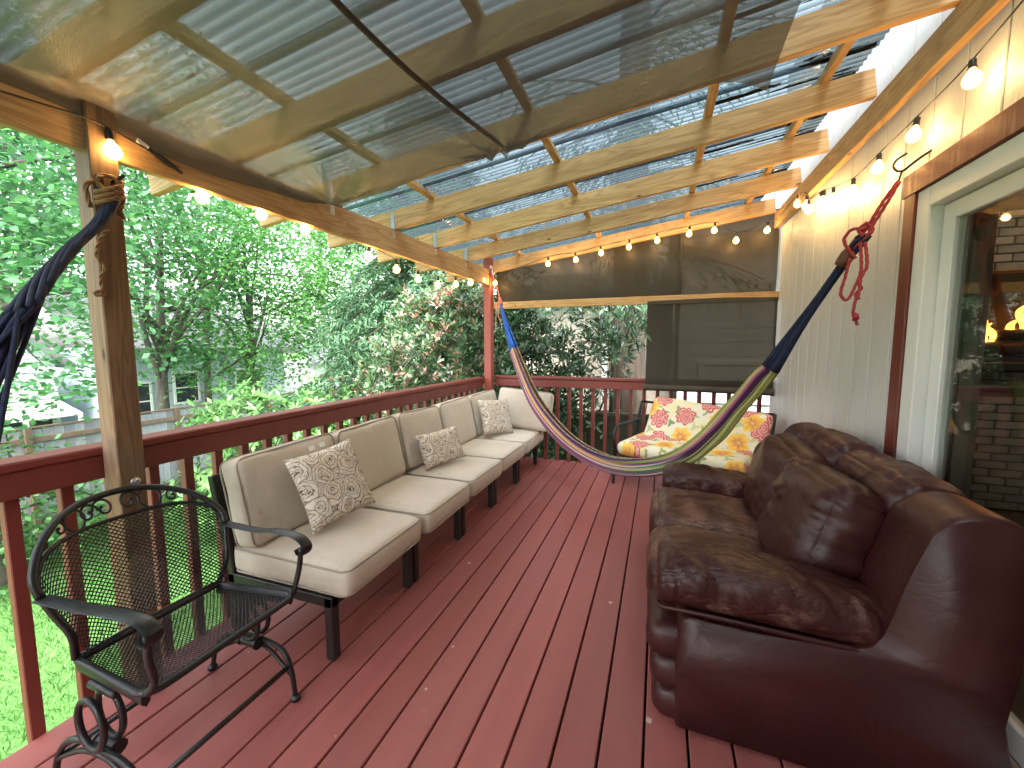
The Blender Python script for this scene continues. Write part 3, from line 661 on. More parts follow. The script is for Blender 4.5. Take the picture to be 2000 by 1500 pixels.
# paisley pillows
def paisley():
    k = NT('paisley_print'); v = k.coord((1, 1, 1)); nc = k.noisec(v, 9.0, 3); a = k.n('VectorMath', operation='SUBTRACT'); k.l(nc, a.inputs[0]); a.inputs[1].default_value = (.5, .5, .5)
    sc = k.n('VectorMath', operation='SCALE'); k.l(a.outputs[0], sc.inputs[0]); sc.inputs['Scale'].default_value = .085
    ad = k.n('VectorMath', operation='ADD'); k.l(v, ad.inputs[0]); k.l(sc.outputs[0], ad.inputs[1]); v2 = ad.outputs[0]
    d1 = k.voro(v2, 9.5, dim='2D'); r1 = k.math('ABSOLUTE', k.math('SUBTRACT', k.math('FRACT', k.math('MULTIPLY', d1, 5.2)), .5))
    l1 = k.ramp(r1, [(.05, (1., 1., 1.)), (.11, (0., 0., 0.))])
    d2 = k.voro(v2, 30, dim='2D'); l2 = k.ramp(d2, [(.16, (1., 1., 1.)), (.24, (0., 0., 0.))]); l2b = k.ramp(k.math('ABSOLUTE', k.math('SUBTRACT', d2, .42)), [(.03, (1., 1., 1.)), (.07, (0., 0., 0.))])
    zone = k.ramp(d1, [(.20, (1., 1., 1.)), (.30, (0., 0., 0.))]); e = k.voro(v2, 9.5, 0, 'DISTANCE_TO_EDGE', dim='2D'); le = k.ramp(e, [(.015, (1., 1., 1.)), (.035, (0., 0., 0.))])
    cc = k.voro(v2, 9.5, 1, dim='2D'); sx = k.n('SeparateColor'); k.l(cc, sx.inputs[0])
    base = k.mix(k.math('MULTIPLY', zone, .35), c4((.70, .63, .54)), k.ramp(sx.outputs[0], [(.2, (.52, .36, .26)), (.5, (.50, .50, .40)), (.8, (.60, .45, .36))]))
    col = k.mix(k.math('MULTIPLY', l2b, .55), base, c4((.20, .115, .075)))
    col = k.mix(k.math('MULTIPLY', l2, k.math('MULTIPLY_ADD', zone, .5, .35)), col, k.ramp(sx.outputs[1], [(.3, (.07, .045, .045)), (.6, (.27, .075, .05)), (.9, (.16, .08, .05))]))
    col = k.mix(k.math('MULTIPLY', l1, .82), col, c4((.075, .036, .027))); col = k.mix(k.math('MULTIPLY', le, .6), col, c4((.14, .075, .05)))
    h = k.noise(v, 500, 2); return k.done(k.prin(col, .85, 0.0, k.bump(h, .2, .002), .2))
PAIS = paisley()
def pillow(label, M, hx, hy, th):
    def f(s_):
        def g(a, b):
            u, v = 2 * a - 1, 2 * b - 1; e = (1 - u ** 4) * (1 - v ** 4); k_ = 1 - .05 * (1 - abs(u)) * abs(v) ** 3 - .05 * (1 - abs(v)) * abs(u) ** 3
            wr = .006 * nz((u * 2, v * 2, s_), 1.7, hx * 50)
            return (u * hx * (1 - .07 * (1 - v * v) * u * u), v * hy * (1 - .07 * (1 - u * u) * v * v), s_ * (th * max(0, e) ** .55 + wr * e) + (.0005 * s_))
        return g
    mb = MB(); mb.grid(f(1), 22, 22); V = mb.v; m2 = MB(); m2.grid(f(-1), 22, 22); mb.add(m2.v, [q[::-1] for q in m2.f])
    o = mb.build('throw_pillow', PAIS, None, smooth='all'); bmw = bmesh.new(); bmw.from_mesh(o.data); bmesh.ops.remove_doubles(bmw, verts=bmw.verts, dist=.0015); bmesh.ops.recalc_face_normals(bmw, faces=bmw.faces); bmw.to_mesh(o.data); bmw.free()
    o.matrix_world = M; tag(o, label, 'pillow', 'paisley throw pillows'); return o
def pose(loc, rz, lean, roll=0):
    # pillow plane: local x = along seat (world y), local y = up, local z = facing +x
    B = Matrix(((0, 0, 1, 0), (1, 0, 0, 0), (0, 1, 0, 0), (0, 0, 0, 1)))
    return Matrix.Translation(loc) @ Matrix.Rotation(R(rz), 4, 'Z') @ Matrix.Rotation(R(-lean), 4, 'Y') @ Matrix.Rotation(R(roll), 4, 'X') @ B
p1 = pillow('square paisley pillow, largest and nearest, on the first patio seat', pose((-1.615, 1.69, .655), -14, 24, 6), .195, .198, .055)
mb = MB(); mb.box(-.05, -.02, .20, .225, -.002, .002); mb.box(.01, .04, .20, .225, -.002, .002); q = mb.build('care_tag', WHITE, None); q.parent = p1
pillow('low rectangular paisley pillow on the middle patio seat', pose((-1.60, 2.82, .585), -22, 22, 3), .205, .135, .05)
pillow('square paisley pillow standing beside the corner seat cushion', pose((-1.60, 3.98, .635), -28, 20, -4), .20, .19, .05)

# ------------------------------------------------------------ leather loveseat
sofa = thing('leather_sofa', 'worn oxblood leather loveseat with its back to the glass door', 'sofa', (.48, 2.22, 0))
Y0, Y1 = 1.465, 2.99
def soft(name, mat, half, r, N, puff, M, fn=None, par=sofa):
    V, F = rbox(half, r, N, puff, fn); mb = MB(); mb.add(xf(V, M), F); at = tuple(M.to_translation()); return mb.build(name, mat, par, smooth='all', at=at)
def wrf(amp, s, seed, st=(1, 1, 1)):
    def fn(p, nrm, u):
        q = (p[0] * st[0], p[1] * st[1], p[2] * st[2]); d = amp * (nz(q, s, seed) + .5 * nz(q, s * 2.3, seed + 5))
        for k_, (ww, am) in enumerate(((.20, 1.1), (.16, .55))):
            g = nz(q, s * (1.5 + 1.3 * k_), seed + 9 + 4 * k_); m_ = max(0, min(1, .5 + 1.6 * nz(p, 4, seed + 17 + k_))); d -= amp * am * m_ * max(0, 1 - abs(g) / ww) ** 1.3
        return p + nrm * d
    return fn
T = Matrix.Translation
# base and channelled front
soft('base', LEATHER, (.40, (Y1 - Y0) / 2 - .02, .19), .03, (8, 14, 6), (0, 0, 0), T((.52, (Y0 + Y1) / 2, .22)))
for i, (z, h) in enumerate(((.085, .066), (.205, .064), (.325, .068))):
    soft('front_channel', LEATHER, (.085, (Y1 - Y0) / 2 - .005, h), .055, (8, 30, 8), (.012, .0, .0), T((.095 - .012 * i, (Y0 + Y1) / 2, z)), wrf(.006, 7, i + 1, (1, .6, 1)))
# side slabs with the rising wing profile
def wing(y0, y1, name):
    prof = [(.09, .03), (.93, .03), (.955, .30), (.985, .62), (.992, .80), (.965, .868), (.90, .905), (.82, .90), (.765, .86), (.735, .78), (.705, .68), (.68, .58), (.655, .50), (.60, .455), (.40, .44), (.20, .44), (.10, .43), (.085, .25)]
    P = smoothpath(prof + [prof[0]], 4)[:-1]; cx, cz = .55, .42; loops = []
    for k_, y in ((.90, y0), (.97, y0 + .008), (1, y0 + .03), (1, (y0 + y1) / 2), (1, y1 - .03), (.97, y1 - .008), (.90, y1)):
        L = []
        for p in P:
            sc = 1 - (1 - k_) * .32; b = .004 * nz((p[0], y, p[1]), 6)
            L.append((cx + (p[0] - cx) * sc + b, y, cz + (p[1] - cz) * sc + b if p[1] > .06 else p[1]))
        loops.append(L)
    mb = MB(); mb.loft(loops); return mb.build(name, LEATHER, sofa, smooth='all', at=((.5, (y0 + y1) / 2, .4)))
wing(Y0, Y0 + .235, 'side_panel'); wing(Y1 - .235, Y1, 'side_panel')
# arm pads: tapered rolls
def arm(yc, name, sgn):
    path = [(.015, .52, .10, .075), (.03, .53, .125, .095), (.09, .545, .142, .105), (.20, .548, .148, .108), (.34, .54, .147, .105), (.48, .528, .142, .10), (.60, .515, .132, .092), (.68, .505, .115, .08), (.715, .495, .085, .055)]
    path = [(x + (.03 if sgn < 0 else 0) * (1 - x), z - (.04 if sgn < 0 else 0), hw, hh) for x, z, hw, hh in path]; P = smoothpath(path, 9); loops = []
    for x, z, hw, hh in P:
        L = []
        for j in range(56):
            a = 2 * math.pi * j / 56; y = math.copysign(abs(math.cos(a)) ** .8, math.cos(a)) * hw; zz = math.copysign(abs(math.sin(a)) ** .75, math.sin(a)) * hh * .9
            p = np.array([x, yc + y, z + zz]); q = (p[0] * 3.2 + p[1] * 1.8, p[1] * 1.2, p[2] * 1.2)
            d = .010 * nz(q, 3.4, yc) + .0035 * nz(q, 8, yc + 3); g = nz((p[0] * 2.6 + p[1] * 2.2, p[1], p[2]), 4.4, 11 + yc); d -= .0055 * max(0, 1 - abs(g) / .16); g = nz((p[0] * 3.4 - p[1] * 1.6, p[1] * .8, p[2]), 6.5, 31 + yc); d -= .003 * max(0, 1 - abs(g) / .2)
            if zz > -.05: p += np.array([0, y / hw, zz / hh]) * d
            L.append(tuple(p))
        loops.append(L)
    mb = MB(); mb.loft(loops); o = mb.build(name, LEATHERW, sofa, smooth='all', at=(.35, yc, .53))
    pp = [(x, yc - sgn * (hw * .93), z - hh * .72) for x, z, hw, hh in P[2:]]
    m2 = MB(); m2.tube(pp, .008, 7); m2.build('welt', LEATHER, o, smooth='all')
arm(Y0 + .13, 'arm_pad', 1); arm(Y1 - .13, 'arm_pad', -1)
# back frame + top rolls
bk = MB(); prof = [(.70, .30), (.97, .30), (.985, .62), (.985, .78), (.93, .83), (.86, .83), (.80, .78), (.74, .6)]
bk.loft([[(x, y, z) for x, z in prof] for y in (Y0 + .235, 2.2, Y1 - .235)]); bk.build('back_frame', LEATHER, sofa, smooth=30)
for i, (a, b) in enumerate(((Y0 + .215, 2.235), (2.235, Y1 - .215))):
    soft('top_roll', LEATHER, (.125, (b - a) / 2, .10), .085, (18, 36, 12), (.01, .0, .018), T((.865, (a + b) / 2, .815)) @ Matrix.Rotation(R(10), 4, 'Y'), wrf(.011, 6, i + 20, (1, 1.6, 1)))
# seat and back cushions
for i, (a, b) in enumerate(((Y0 + .215, 2.205), (2.205, Y1 - .215))):
    soft('seat_cushion', LEATHERS, (.335, (b - a) / 2, .10), .07, (44, 34, 9), (.02, .0, .028), T((.325, (a + b) / 2, .365)) @ Matrix.Rotation(R(4), 4, 'Y'), wrf(.0075, 4.2, i + 30, (1.2, 3.4, 1)))
    M = T((.655 - .03 * (i == 0), (a + b) / 2 + .02, .635)) @ Matrix.Rotation(R(17), 4, 'Y') @ Matrix.Rotation(R(-3 + 5 * i), 4, 'X')
    soft('back_cushion', LEATHER, (.105, (b - a) / 2 + .02, .235), .085, (12, 44, 44), (.055, .0, .01), M, wrf(.0105, 3.6, i + 40, (1.2, 1.1, 3.4)))

# ------------------------------------------------------------ black wrought iron chair (spring base, mesh seat)
ch = thing('mesh_chair', 'black wrought iron spring armchair with expanded mesh seat by the railing post', 'armchair', (-1.5, .89, 0))
YC = .875
def diag_mesh(surf, nu, nv, r, inside=None, seg=26):
    """expanded metal: two families of diagonal strands over a (u,v) patch"""
    mb = MB()
    for sg in (1, -1):
        for q in range(-nv, nu + nv + 1):
            pts = []
            for s_ in range(seg + 1):
                v = s_ / seg; u = (q + sg * v * nv * .5 + (0 if sg > 0 else nv * .5)) / nu
                ok = -.001 <= u <= 1.001 and (inside is None or inside(u, v))
                if ok: pts.append(surf(u, v))
                if (not ok or s_ == seg) and len(pts) > 1: mb.tube(pts, r, 4, cap=False); pts = []
                elif not ok: pts = []
    return mb
SH = .447
def seat_s(u, v):        # u along y, v front->back
    hw = .235 - .03 * v; return (-1.275 - .385 * v, YC - hw + 2 * hw * u, SH - .012 - .03 * math.sin(math.pi * u) * .35 - .02 * v)
mb = diag_mesh(seat_s, 32, 44, .0021); mb.build('seat_mesh', IRON, ch)
rim = [(-1.30, YC - .245, SH), (-1.272, YC - .225, SH), (-1.262, YC - .18, SH), (-1.26, YC, SH + .002), (-1.262, YC + .18, SH), (-1.272, YC + .225, SH), (-1.30, YC + .245, SH)]
rim = smoothpath(rim, 5) + [(-1.64, YC + .215, SH - .018)]; rim = [(-1.64, YC - .215, SH - .018)] + rim
mb = MB(); mb.tube(rim + [rim[0]], .0105, 10); mb.tube([(-1.285, YC - .235, SH - .018), (-1.64, YC - .21, SH - .035)], .012, 6, flat=((0, 0, 1), 2.0)); mb.tube([(-1.285, YC + .235, SH - .018), (-1.64, YC + .21, SH - .035)], .012, 6, flat=((0, 0, 1), 2.0)); mb.build('seat_rim', IRON, ch, smooth=50)
# barrel back
def back_pt(th, h):      # th -1..1 around, h 0..1 height above seat
    z = SH + .01 + .395 * h; bx = -1.655 - .205 * h; hw = .225 + .055 * min(1, h * 1.6)
    return (bx + .12 * (abs(th) ** 2.2) * (.6 + .4 * h), YC + hw * th, z)
def rimh(th): return .50 + .50 * math.sqrt(max(0, 1 - abs(th) ** 2.3)) if abs(th) < 1 else .50
def inh(th): return rimh(th) - .20 * (1 - abs(th) ** 2) - .015
rimp = [back_pt(th, rimh(th)) for th in np.sin(np.linspace(-math.pi / 2, math.pi / 2, 49))]
mb = MB(); mb.tube(rimp, .0115, 10, cap=True); mb.build('back_rim', IRON, ch, smooth='all')
inner = [back_pt(th, inh(th)) for th in np.linspace(-.96, .96, 33)]
mb = MB(); mb.tube(inner, .0075, 8); mb.build('back_inner_rim', IRON, ch, smooth='all')
def back_s(u, v): th = (2 * u - 1) * .97; return back_pt(th, inh(th) * v)
mb = diag_mesh(back_s, 32, 46, .0021); mb.build('back_mesh', IRON, ch)
mb = MB()
for s_ in (-1, 1):
    mb.tube(smoothpath([back_pt(s_, .5), back_pt(s_ * .99, .36), back_pt(s_ * .97, .18), (-1.645, YC + s_ * .218, SH - .01)], 5), .0105, 8)
mb.tube([(-1.642, YC - .218, SH - .01), (-1.655, YC, SH - .012), (-1.642, YC + .218, SH - .01)], .009, 8); mb.build('back_stay', IRON, ch, smooth='all')
# scrolls between the two back rims
def scroll(th0, flip, name='scroll'):
    h0 = (rimh(th0) + inh(th0)) / 2; gap = rimh(th0) - inh(th0); pts = []
    for i in range(26):
        t_ = i / 25; a = t_ * 2.2 * math.pi; rad = (1 - .78 * t_) * gap * .43
        pts.append(back_pt(th0 + flip * (math.cos(a) * rad * 1.25 + .03), h0 + math.sin(a) * rad))
    m = MB(); m.tube(pts, .0042, 6); e = pts[-1]; m.lathe([(.001, -.006), (.006, -.003), (.006, .003), (.001, .006)], 8, Matrix.Translation(e)); m.build(name, IRON, ch, smooth='all')
for th in (-.75, -.55, .55, .75): scroll(th, -1 if th < 0 else 1)
for th in (-.30, .12): scroll(th, 1); 
for th in (-.08,): scroll(th, -1)
for th in (-.42, .36):
    h0 = (rimh(th) + inh(th)) / 2; g_ = (rimh(th) - inh(th)) * .46
    m = MB(); m.tube([back_pt(th + math.cos(a) * g_ * 1.25, h0 + math.sin(a) * g_) for a in np.linspace(0, 2 * math.pi, 24, endpoint=False)], .0042, 6, closed=True); m.build('scroll_ring', IRON, ch, smooth='all')
# arms: flat strap curling at the front, upright to seat
for s_ in (-1, 1):
    y = YC + s_ * .258
    a0 = back_pt(s_, .5)
    pth = smoothpath([a0, (-1.47, y, .66), (-1.38, y, .672), (-1.29, y - s_ * .005, .675), (-1.235, y - s_ * .01, .668), (-1.205, y - s_ * .012, .645), (-1.21, y - s_ * .012, .618), (-1.235, y - s_ * .012, .612), (-1.247, y - s_ * .012, .63)], 6)
    m = MB(); m.tube(pth, .0042, 8, flat=((0, 1, 0), 5.2)); m.build('arm_strap', IRON, ch, smooth=50)
    m = MB(); m.tube(smoothpath([(-1.235, y - s_ * .012, .63), (-1.243, y - s_ * .015, .56), (-1.255, y - s_ * .03, .48), (-1.275, YC + s_ * .238, SH + .0)], 6), .0098, 9); m.build('arm_post', IRON, ch, smooth='all')
# spring coil base on each side
for s_ in (-1, 1):
    y = YC + s_ * .225
    m = MB()
    for q in (0, 1):          # flat spring loops
        yy = y + s_ * (q * .045 - .01)
        m.tube([(-1.50 + .060 * math.cos(a), yy, .302 + .075 * math.sin(a)) for a in np.linspace(0, 2 * math.pi, 26, endpoint=False)], .0095, 8, closed=True)
    m.tube([(-1.44, y, .385), (-1.56, y, .385)], .012, 8); m.build('spring_loop', IRON, ch, smooth='all')
    m = MB(); m.tube([(-1.54, y, .212), (-1.46, y, .212)], .020, 12); m.tube([(-1.545, y, .212), (-1.538, y, .212)], .024, 12); m.tube([(-1.462, y, .212), (-1.455, y, .212)], .024, 12); m.build('spring_clamp', IRON, ch, smooth=40)
    yb = y + s_ * .02
    m = MB(); m.tube(smoothpath([(-1.30, yb, .012), (-1.315, yb, .12), (-1.345, yb, .185), (-1.40, yb, .210), (-1.50, yb, .215), (-1.60, yb, .208), (-1.68, yb, .17), (-1.735, yb, .10), (-1.765, yb, .012)], 6), .0095, 9)
    m.tube(smoothpath([(-1.318, yb, .105), (-1.42, yb, .178), (-1.50, yb, .192), (-1.60, yb, .172), (-1.735, yb, .098)], 5), .008, 8); m.build('leg_arch', IRON, ch, smooth='all')
    for x in (-1.30, -1.765):
        m = MB(); m.lathe([(.014, 0), (.018, .005), (.018, .016), (.011, .024)], 12, Matrix.Translation((x, yb, 0))); m.build('foot_glide', IRON, ch, smooth=40)
for x, z in ((-1.322, .14), (-1.73, .105)): m = MB(); m.tube([(x, YC - .24, z), (x, YC + .24, z)], .0085, 9); m.build('stretcher', IRON, ch, smooth='all')
ROTC = Matrix.Translation((-1.5, .885, 0)) @ Matrix.Rotation(R(-3), 4, 'Z') @ Matrix.Translation((1.5, -.885, 0))

# ------------------------------------------------------------ floral glider bench
def floral():
    k = NT('floral_print'); tc = k.coord((1, 1, 1)); nz_ = k.noisec(tc, 16, 3); a = k.n('VectorMath', operation='SUBTRACT'); k.l(nz_, a.inputs[0]); a.inputs[1].default_value = (.5, .5, .5)
    sc = k.n('VectorMath', operation='SCALE'); k.l(a.outputs[0], sc.inputs[0]); sc.inputs['Scale'].default_value = .05
    ad = k.n('VectorMath', operation='ADD'); k.l(tc, ad.inputs[0]); k.l(sc.outputs[0], ad.inputs[1]); v = ad.outputs[0]
    sx_ = k.n('SeparateXYZ'); k.l(v, sx_.inputs[0]); cb = k.n('CombineXYZ'); k.l(sx_.outputs[0], cb.inputs[0]); k.l(sx_.outputs[2], cb.inputs[1]); v = cb.outputs[0]
    def flowers(scale, off, rnd=.55):
        m2 = k.n('Mapping'); m2.inputs['Location'].default_value = off; k.l(v, m2.inputs[0]); vo = k.n('TexVoronoi', feature='F1', voronoi_dimensions='2D'); vo.inputs['Scale'].default_value = scale; vo.inputs['Randomness'].default_value = rnd; k.l(m2.outputs[0], vo.inputs['Vector'])
        sc_ = k.n('VectorMath', operation='SCALE'); k.l(m2.outputs[0], sc_.inputs[0]); sc_.inputs['Scale'].default_value = scale
        su = k.n('VectorMath', operation='SUBTRACT'); k.l(m2.outputs[0], su.inputs[0]); k.l(vo.outputs['Position'], su.inputs[1]); sp = k.n('SeparateXYZ'); k.l(su.outputs[0], sp.inputs[0])
        ang = k.math('ARCTAN2', sp.outputs[1], sp.outputs[0]); col = k.n('SeparateColor'); k.l(vo.outputs['Color'], col.inputs[0]); return vo.outputs['Distance'], ang, col.outputs
    base = k.ramp(k.noise(tc, 6, 3), [(.42, (.72, .68, .55)), (.58, (.74, .66, .40)), (.74, (.78, .58, .18))])
    d, an, c = flowers(8.0, (.03, .3, .11), .9)           # leaves
    lf = k.math('ADD', d, k.math('MULTIPLY', k.math('ABSOLUTE', k.math('SINE', k.math('MULTIPLY', an, 1.5))), .28)); lm = k.ramp(lf, [(.36, (1., 1., 1.)), (.42, (0., 0., 0.))])
    col = k.mix(k.math('MULTIPLY', lm, .9), base, k.ramp(c[0], [(.25, (.10, .20, .035)), (.55, (.26, .35, .10)), (.9, (.45, .48, .22))]))
    d, an, c = flowers(4.3, (0, 0, 0), .75)                # blossoms
    pet = k.math('ADD', d, k.math('MULTIPLY', k.math('ABSOLUTE', k.math('SINE', k.math('MULTIPLY', an, 3.5))), -.10))
    fm = k.ramp(pet, [(.30, (1., 1., 1.)), (.335, (0., 0., 0.))])
    ring = k.math('ABSOLUTE', k.math('SUBTRACT', k.math('FRACT', k.math('MULTIPLY', pet, 9.0)), .5)); streak = k.noise(v, 40, 3)
    red = k.ramp(k.math('ADD', k.math('MULTIPLY', ring, .9), k.math('MULTIPLY', streak, .6)), [(.25, (.34, .012, .03)), (.45, (.55, .045, .06)), (.62, (.74, .30, .27)), (.85, (.80, .62, .52))])
    yel = k.ramp(k.math('ADD', pet, k.math('MULTIPLY', streak, .2)), [(.06, (.72, .55, .2)), (.12, (.55, .13, .01)), (.22, (.78, .36, .02)), (.40, (.84, .56, .06))])
    sel = k.math('GREATER_THAN', c[1], .56); fl = k.mix(sel, red, yel); col = k.mix(fm, col, fl); col = k.mix(.10, col, c4((.72, .70, .62)))
    h = k.noise(tc, 5, 3); return k.done(k.prin(col, .75, 0.0, k.bump(h, .3, .02), .3))
FLORAL = floral()
bx0, by0, brz = .26, 4.07, -25
be = thing('floral_bench', 'metal patio bench with a red and yellow floral cushion in the corner', 'bench', (bx0, by0, 0))
BM = Matrix.Translation((bx0, by0, 0)) @ Matrix.Rotation(R(brz), 4, 'Z')     # local: x along width, -y faces front
def btube(name, pts, r, flat=None, par=be):
    m = MB(); P = smoothpath(pts, 5) if len(pts) > 2 else pts; P = [tuple(BM @ Vector(p)) for p in P]; m.tube(P, r, 9, flat=flat); return m.build(name, IRON, par, smooth='all')
HW = .62
for s_ in (-1, 1):
    x = s_ * HW
    btube('arm', [(x, -.20, .34), (x, -.235, .46), (x, -.20, .555), (x, -.10, .585), (x, .08, .585), (x, .27, .60)], .017, ((1, 0, 0), 1.6) if False else None)
    btube('back_upright', [(x, .17, .33), (x, .245, .55), (x, .33, .775)], .015)
    for y in (-.20, .22): btube('leg', [(x, y, .34), (x + s_ * .005, y - .01, .15), (x + s_ * .01, y - .015, .0)], .015)
    btube('side_rail', [(x, -.22, .335), (x, .23, .325)], .013)
    btube('arm_brace', [(x, .12, .33), (x, .29, .72)], .008)
btube('front_rail', [(-HW, -.22, .335), (HW, -.22, .335)], .018); btube('rear_rail', [(-HW, .22, .325), (HW, .22, .325)], .014); btube('top_rail', [(-HW, .33, .775), (HW, .33, .775)], .012)
m = MB(); 
for i in range(9): x = -HW + .06 + i * (2 * HW - .12) / 8; m.tube([tuple(BM @ Vector((x, -.22, .338))), tuple(BM @ Vector((x, .22, .33)))], .007, 6); m.tube([tuple(BM @ Vector((x, .20, .36))), tuple(BM @ Vector((x, .325, .765)))], .006, 6)
m.build('slat_rods', IRON, be)
def bcush(name, half, M, seed):
    def fn(p, nrm, u):
        t_ = 1.0
        for tx in (-.5, 0, .5):
            for tz in (-.33, .33): t_ -= .45 * math.exp(-(((u[0] - tx) / .16) ** 2 + ((u[2] - tz) / .30) ** 2))
        p = p.copy(); p[1] *= .55 + .45 * max(.3, t_); return p + nrm * .008 * nz(p, 5, seed)
    V, F = rbox(half, min(half) * .9, (26, 8, 14), (0, .02, 0), fn); mb = MB(); mb.add(V, F); o = mb.build(name, FLORAL, be, smooth='all'); o.matrix_basis = BM @ M; return o
bcush('back_cushion', (.535, .065, .26), T((.075, .17, .58)) @ Matrix.Rotation(R(4), 4, 'Y') @ Matrix.Rotation(R(-27), 4, 'X'), 5)
bcush('seat_cushion', (.565, .062, .27), T((.01, -.045, .405)) @ Matrix.Rotation(R(-86), 4, 'X'), 8)
# ------------------------------------------------------------ hammocks
def rope(mb, pts, r, strands=3, pitch=14, n=6, spread=.55):
    P = smoothpath(pts, 8); P = [Vector(p) for p in P]; s_ = 0; acc = [0]
    for a, b in zip(P, P[1:]): s_ += (b - a).length; acc.append(s_)
    # resample
    N = max(8, int(s_ / (r * 1.3))); Q = []
    for i in range(N + 1):
        d = s_ * i / N; j = max(0, min(len(P) - 2, int(np.searchsorted(acc, d)) - 1)); t_ = (d - acc[j]) / max(1e-9, acc[j + 1] - acc[j]); Q.append(P[j].lerp(P[j + 1], t_))
    u = None
    fr = []
    for i, q in enumerate(Q):
        T_ = (Q[min(N, i + 1)] - Q[max(0, i - 1)]).normalized(); u = T_.orthogonal().normalized() if u is None else (u - T_ * u.dot(T_)).normalized(); fr.append((u.copy(), T_.cross(u)))
    for k_ in range(strands):
        pts2 = [q + (fr[i][0] * math.cos(2 * math.pi * k_ / strands + i * r * 1.3 / (r * pitch) * 2 * math.pi) + fr[i][1] * math.sin(2 * math.pi * k_ / strands + i * r * 1.3 / (r * pitch) * 2 * math.pi)) * r * spread for i, q in enumerate(Q)]
        mb.tube(pts2, r * .6, n)
def stripes():
    k = NT('striped_weave'); uv = k.n('UVMap'); sp = k.n('SeparateXYZ'); k.l(uv.outputs[0], sp.inputs[0]); u, v = sp.outputs[0], sp.outputs[1]
    LIME, PUR, MAG, WHT, ORG, YEL, NVY, TEAL, PNK = (.33, .42, .06), (.07, .012, .06), (.33, .045, .16), (.72, .66, .62), (.70, .26, .04), (.72, .52, .10), (.035, .03, .22), (.02, .20, .17), (.62, .22, .26)
    seqL = [ORG, PNK, NVY, WHT, NVY, PNK, MAG, MAG, MAG, WHT, MAG, ORG, YEL, ORG, MAG, NVY, PUR, NVY]
    seqM = [YEL, ORG, MAG, PUR, WHT, MAG, TEAL, TEAL, YEL, LIME, TEAL, WHT, MAG, NVY, LIME, LIME, PUR, NVY]
    seqR = [LIME, YEL, LIME, LIME, YEL, LIME, PUR, LIME, PUR, PUR, PUR, PUR, MAG, PNK, YEL, LIME, LIME, LIME]
    def rp(sq): return k.ramp(u, [(i / len(sq), c) for i, c in enumerate(sq)], 'CONSTANT')
    a = k.mix(k.ramp(v, [(.42, (0., 0., 0.)), (.55, (1., 1., 1.))]), rp(seqL), rp(seqM)); a = k.mix(k.ramp(v, [(.56, (0., 0., 0.)), (.66, (1., 1., 1.))]), a, rp(seqR))
    wv = k.math('SINE', k.math('MULTIPLY', v, 900.0)); wu = k.math('SINE', k.math('ADD', k.math('MULTIPLY', u, 130.0), k.math('MULTIPLY', v, 450.0))); h = k.math('MULTIPLY', wv, wu)
    dk = k.ramp(k.math('MULTIPLY_ADD', h, .5, .5), [(.1, (.62,) * 3), (.6, (1.,) * 3)]); a = k.mix(1.0, a, dk, 'MULTIPLY'); hsv = k.n('HueSaturation'); hsv.inputs['Saturation'].default_value = .8; k.l(a, hsv.inputs['Color']); a = hsv.outputs[0]
    return k.done(k.prin(a, .9, 0.0, k.bump(h, .7, .004), .15))
WEAVE = stripes()
BLUE = mottled('blue_cotton_cord', (.012, .06, .34), (.03, .13, .52), 40, (1, 1, 1), .85, bump=.4, bscale=200)
NAVY = mottled('navy_cotton_cord', (.006, .009, .032), (.013, .02, .06), 40, (1, 1, 1), .85, bump=.4, bscale=200)
REDROPE = mottled('red_rope', (.24, .02, .03), (.40, .05, .055), 60, (1, 1, 1), .8, bump=.5, bscale=300)
PINKROPE = mottled('pink_rope', (.55, .12, .10), (.68, .22, .18), 60, (1, 1, 1), .8, bump=.5, bscale=300)
LEATHW = mottled('brown_wrap', (.10, .035, .02), (.16, .06, .03), 30, (1, 1, 1), .6)
hp = [(-1.523, 4.32, 1.332), (-1.389, 4.221, 1.074), (-1.203, 4.084, .790), (-.936, 3.885, .560), (-.671, 3.689, .430), (-.37, 3.466, .385), (-.079, 3.25, .450), (.163, 3.07, .590), (.337, 2.941, .792), (.462, 2.849, 1.005), (.574, 2.765, 1.197), (.600, 2.745, 1.245)]
hw_ = [.060, .074, .085, .086, .080, .075, .070, .066, .061, .055, .049, .044]
P = smoothpath(hp, 8); Wd = [float(np.interp(i, np.arange(0, len(P), 8), hw_)) for i in range(len(P))]
nrm_h = Vector((2.18, 2.94, 0)).normalized() * -1        # across the hang plane, towards the camera
ham = thing('hammock', 'striped rainbow hammock strung across the deck from red post to house wall', 'hammock', (-.1, 3.25, .4))
NS = 22; V = []; UVs = []; F = []
for i, p in enumerate(P):
    T_ = (Vector(P[min(len(P) - 1, i + 1)]) - Vector(P[max(0, i - 1)])).normalized(); upv = nrm_h.cross(T_); upv = upv if upv.z > 0 or abs(upv.z) < .05 else -upv
    if upv.dot(Vector((-T_.z, 0, T_.x))) < 0 and False: upv = -upv
    v = i / (len(P) - 1); wv = Wd[i]
    for j in range(NS + 1):
        s_ = 2 * j / NS - 1; k_ = math.copysign(abs(s_) ** .8, s_)
        l2 = math.sin(k_ * 2.2) * wv * .42; u2 = -math.cos(abs(s_) * 2.75) * wv * .98
        off = .007 * nz((v * 14, s_ * 2.5, 0), 1.0) + .004 * math.sin(s_ * 11 + v * 6)
        q = Vector(p) + nrm_h * (l2 + off) + upv * (u2 + off); V.append(tuple(q)); UVs.append((min(.999, abs(s_)), v))
for i in range(len(P) - 1):
    for j in range(NS): a = i * (NS + 1) + j; F.append((a, a + 1, a + NS + 2, a + NS + 1))
me = bpy.data.meshes.new('woven_bed'); me.from_pydata(V, [], F); uvl = me.uv_layers.new(name='UVMap')
for lp in me.loops: uvl.data[lp.index].uv = UVs[lp.vertex_index]
